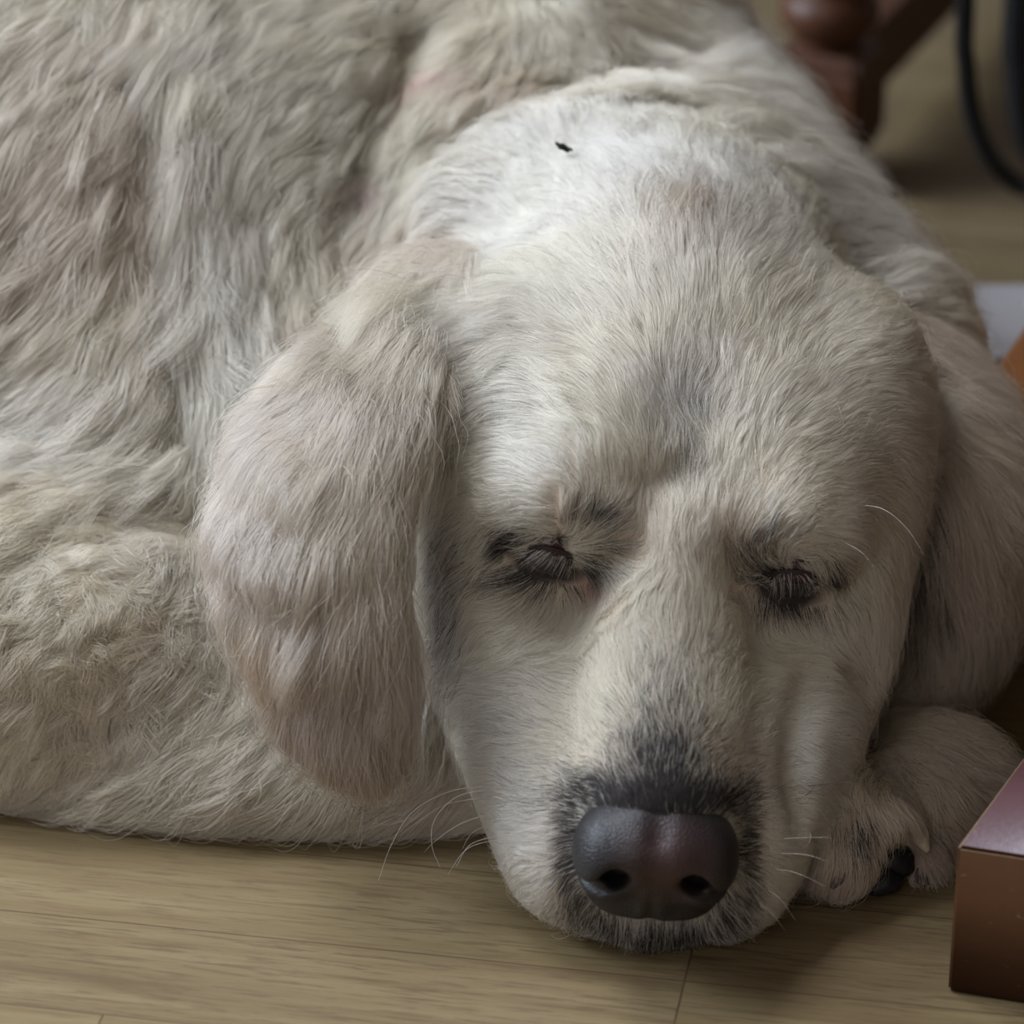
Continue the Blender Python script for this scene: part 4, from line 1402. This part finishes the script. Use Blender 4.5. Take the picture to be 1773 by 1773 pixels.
    a2 = math.atan2(d1[1], d1[0])
    box('added_column', (.27, 1.00, Hh - .001), (.36, 1.09, .585), ft, base, a2, (.31, 1.045), .006)  # unseen column, added to carry the shading top
    box('shading_table_top', (.09, .86, .585), (.72, 1.46, .612), ft, base, a2, (.31, 1.045), .005)  # unseen top, added to shade the right side of the scene

    # ---- orange-brown wooden box behind the ear
    orange = wood('orange_brown_wood', (.22, .075, .016), (.33, .125, .030), .42, .8)
    bx = empty('wooden_box', (.180, 1.215, 0))
    tag(bx, 'low orange-brown wooden box at the right edge, behind the far ear', 'box')
    q = (.180, 1.215)
    box('box_body', (q[0], q[1], .012), (q[0] + .30, q[1] + .09, .078), orange, bx, ang, q, .003, 3)
    box('lid', (q[0] - .004, q[1] - .004, .079), (q[0] + .304, q[1] + .094, .091), orange, bx, ang, q, .004, 3)
    fm = plain('dark_foot', (.012, .010, .010), .7)
    for (dx, dy) in ((.01, .01), (.27, .01), (.01, .06), (.27, .06)):
        box('foot', (q[0] + dx, q[1] + dy, 0), (q[0] + dx + .02, q[1] + dy + .02, .012), fm, bx, ang, q)

    # ---- white shoe on the floor behind
    build_shoe()

def empty_part(name, parent):
    o = bpy.data.objects.new(name, None)
    COL.objects.link(o)
    o.parent = parent
    bpy.context.view_layer.update()
    return o

def build_shoe():
    Yc = 1.455
    wh = plain('white_shoe_fabric', (.50, .475, .48), .8, .2)
    bk = plain('black_stripe', (.010, .012, .014), .5)
    so = plain('pale_sole', (.50, .45, .43), .7)
    sh = empty('slipper', (.20, Yc, 0))
    tag(sh, 'flat white slipper with a black stripe, toe pointing right, on the floor behind the dog', 'slipper')
    x0, x1 = .060, .300
    def section(f):
        """outline of the sole at fraction f from heel to toe: half width, sole height"""
        w = .036 * (1 - .18 * math.exp(-((f - .42) / .14) ** 2)) * min(1, math.sqrt(max(0, 1 - ((f - .75) / .25) ** 2)) if f > .75 else 1) * (min(1, math.sqrt(max(0.02, 1 - ((.12 - f) / .13) ** 2))) if f < .12 else 1)
        return max(w, .002)
    n = 40
    def loft(name, zl, zu, wl, wu, mat, dome=False):
        Vs, Fs = [], []
        m = 12
        for i in range(n + 1):
            f = i / n
            x = x0 + (x1 - x0) * f
            w = section(f)
            lo, hi = zl(f), zu(f)
            ring = []
            for k in range(m + 1):
                a = math.pi * k / m
                if dome:
                    ring.append((x, Yc - w * wu * math.cos(a) * (1 - .15 * math.sin(a)), lo + (hi - lo) * math.sin(a) ** .7))
                else:
                    ring.append((x, Yc - w * wu * math.cos(a), hi if 0 < k < m else hi))
            ring.append((x, Yc + w * wl, lo))
            ring.append((x, Yc - w * wl, lo))
            Vs += ring
        R = m + 3
        for i in range(n):
            for k in range(R):
                a, b = i * R + k, i * R + (k + 1) % R
                Fs.append((a, b, b + R, a + R))
        Fs.append(tuple(range(R))[::-1])
        Fs.append(tuple(n * R + k for k in range(R)))
        return mesh_obj(name, Vs, Fs, mat, sh)
    spring = lambda f: .007 * max(0, (f - .6) / .4) ** 1.6
    loft('sole', lambda f: spring(f) * .9, lambda f: .0085 + spring(f), .96, 1.0, so)
    loft('stripe', lambda f: .0085 + spring(f), lambda f: .0130 + spring(f) * 1.05, 1.01, 1.01, bk)
    loft('upper', lambda f: .0130 + spring(f) * 1.05, lambda f: .0130 + spring(f) * 1.05 + .0035 + .022 * max(0, 1 - f) ** .8, 1.0, .98, wh, True)

# ------------------------------------------------------------------ put it together
build_room()
build_furniture()

M_HAIR = hair_material()
VOL = build_volume(0.003)
SLIT = {s: trace(VOL, *((952, 962) if s < 0 else (1378, 1003))) for s in (-1, 1)}
DOG_V, DOG_F = VOL.mesh()
dog = empty('dog', (0.02, 1.12, 0))
tag(dog, 'cream long-haired dog asleep on the floor, chin down beside its folded paw', 'dog')
body = mesh_obj('body', DOG_V, DOG_F, None, dog)
skin_colour(DOG_V, body.data)
FUR = make_fur(VOL, DOG_V, DOG_F, dog)
build_nose(dog)
for s in (-1, 1):
    build_eye(s, dog)
build_whiskers(VOL, dog)
build_claws(dog)

# a scrap of black grit lying on the nape
def build_burr(x, y, r, label):
    p = trace(VOL, x, y)
    n = VOL.grad(p[None])[0]
    c = p + n * (.0062 + r * .6)
    Vs, Fs = sphere(np.zeros(3), 1.0, 14, 9)
    Vs = [c + np.array([v[0] * r * 1.5, v[1] * r * .8, v[2] * r * .6 - v[0] * r * .6]) * (1 + .25 * math.sin(7 * v[0] + 3 * v[1]) + .12 * math.sin(17 * v[2])) for v in Vs]
    o = mesh_obj('burr', Vs, Fs, plain('burr', (.02, .02, .016), .8, .2))
    tag(o, label, 'burr')
build_burr(990, 283, .0019, 'small black burr caught in the white fur of the nape')
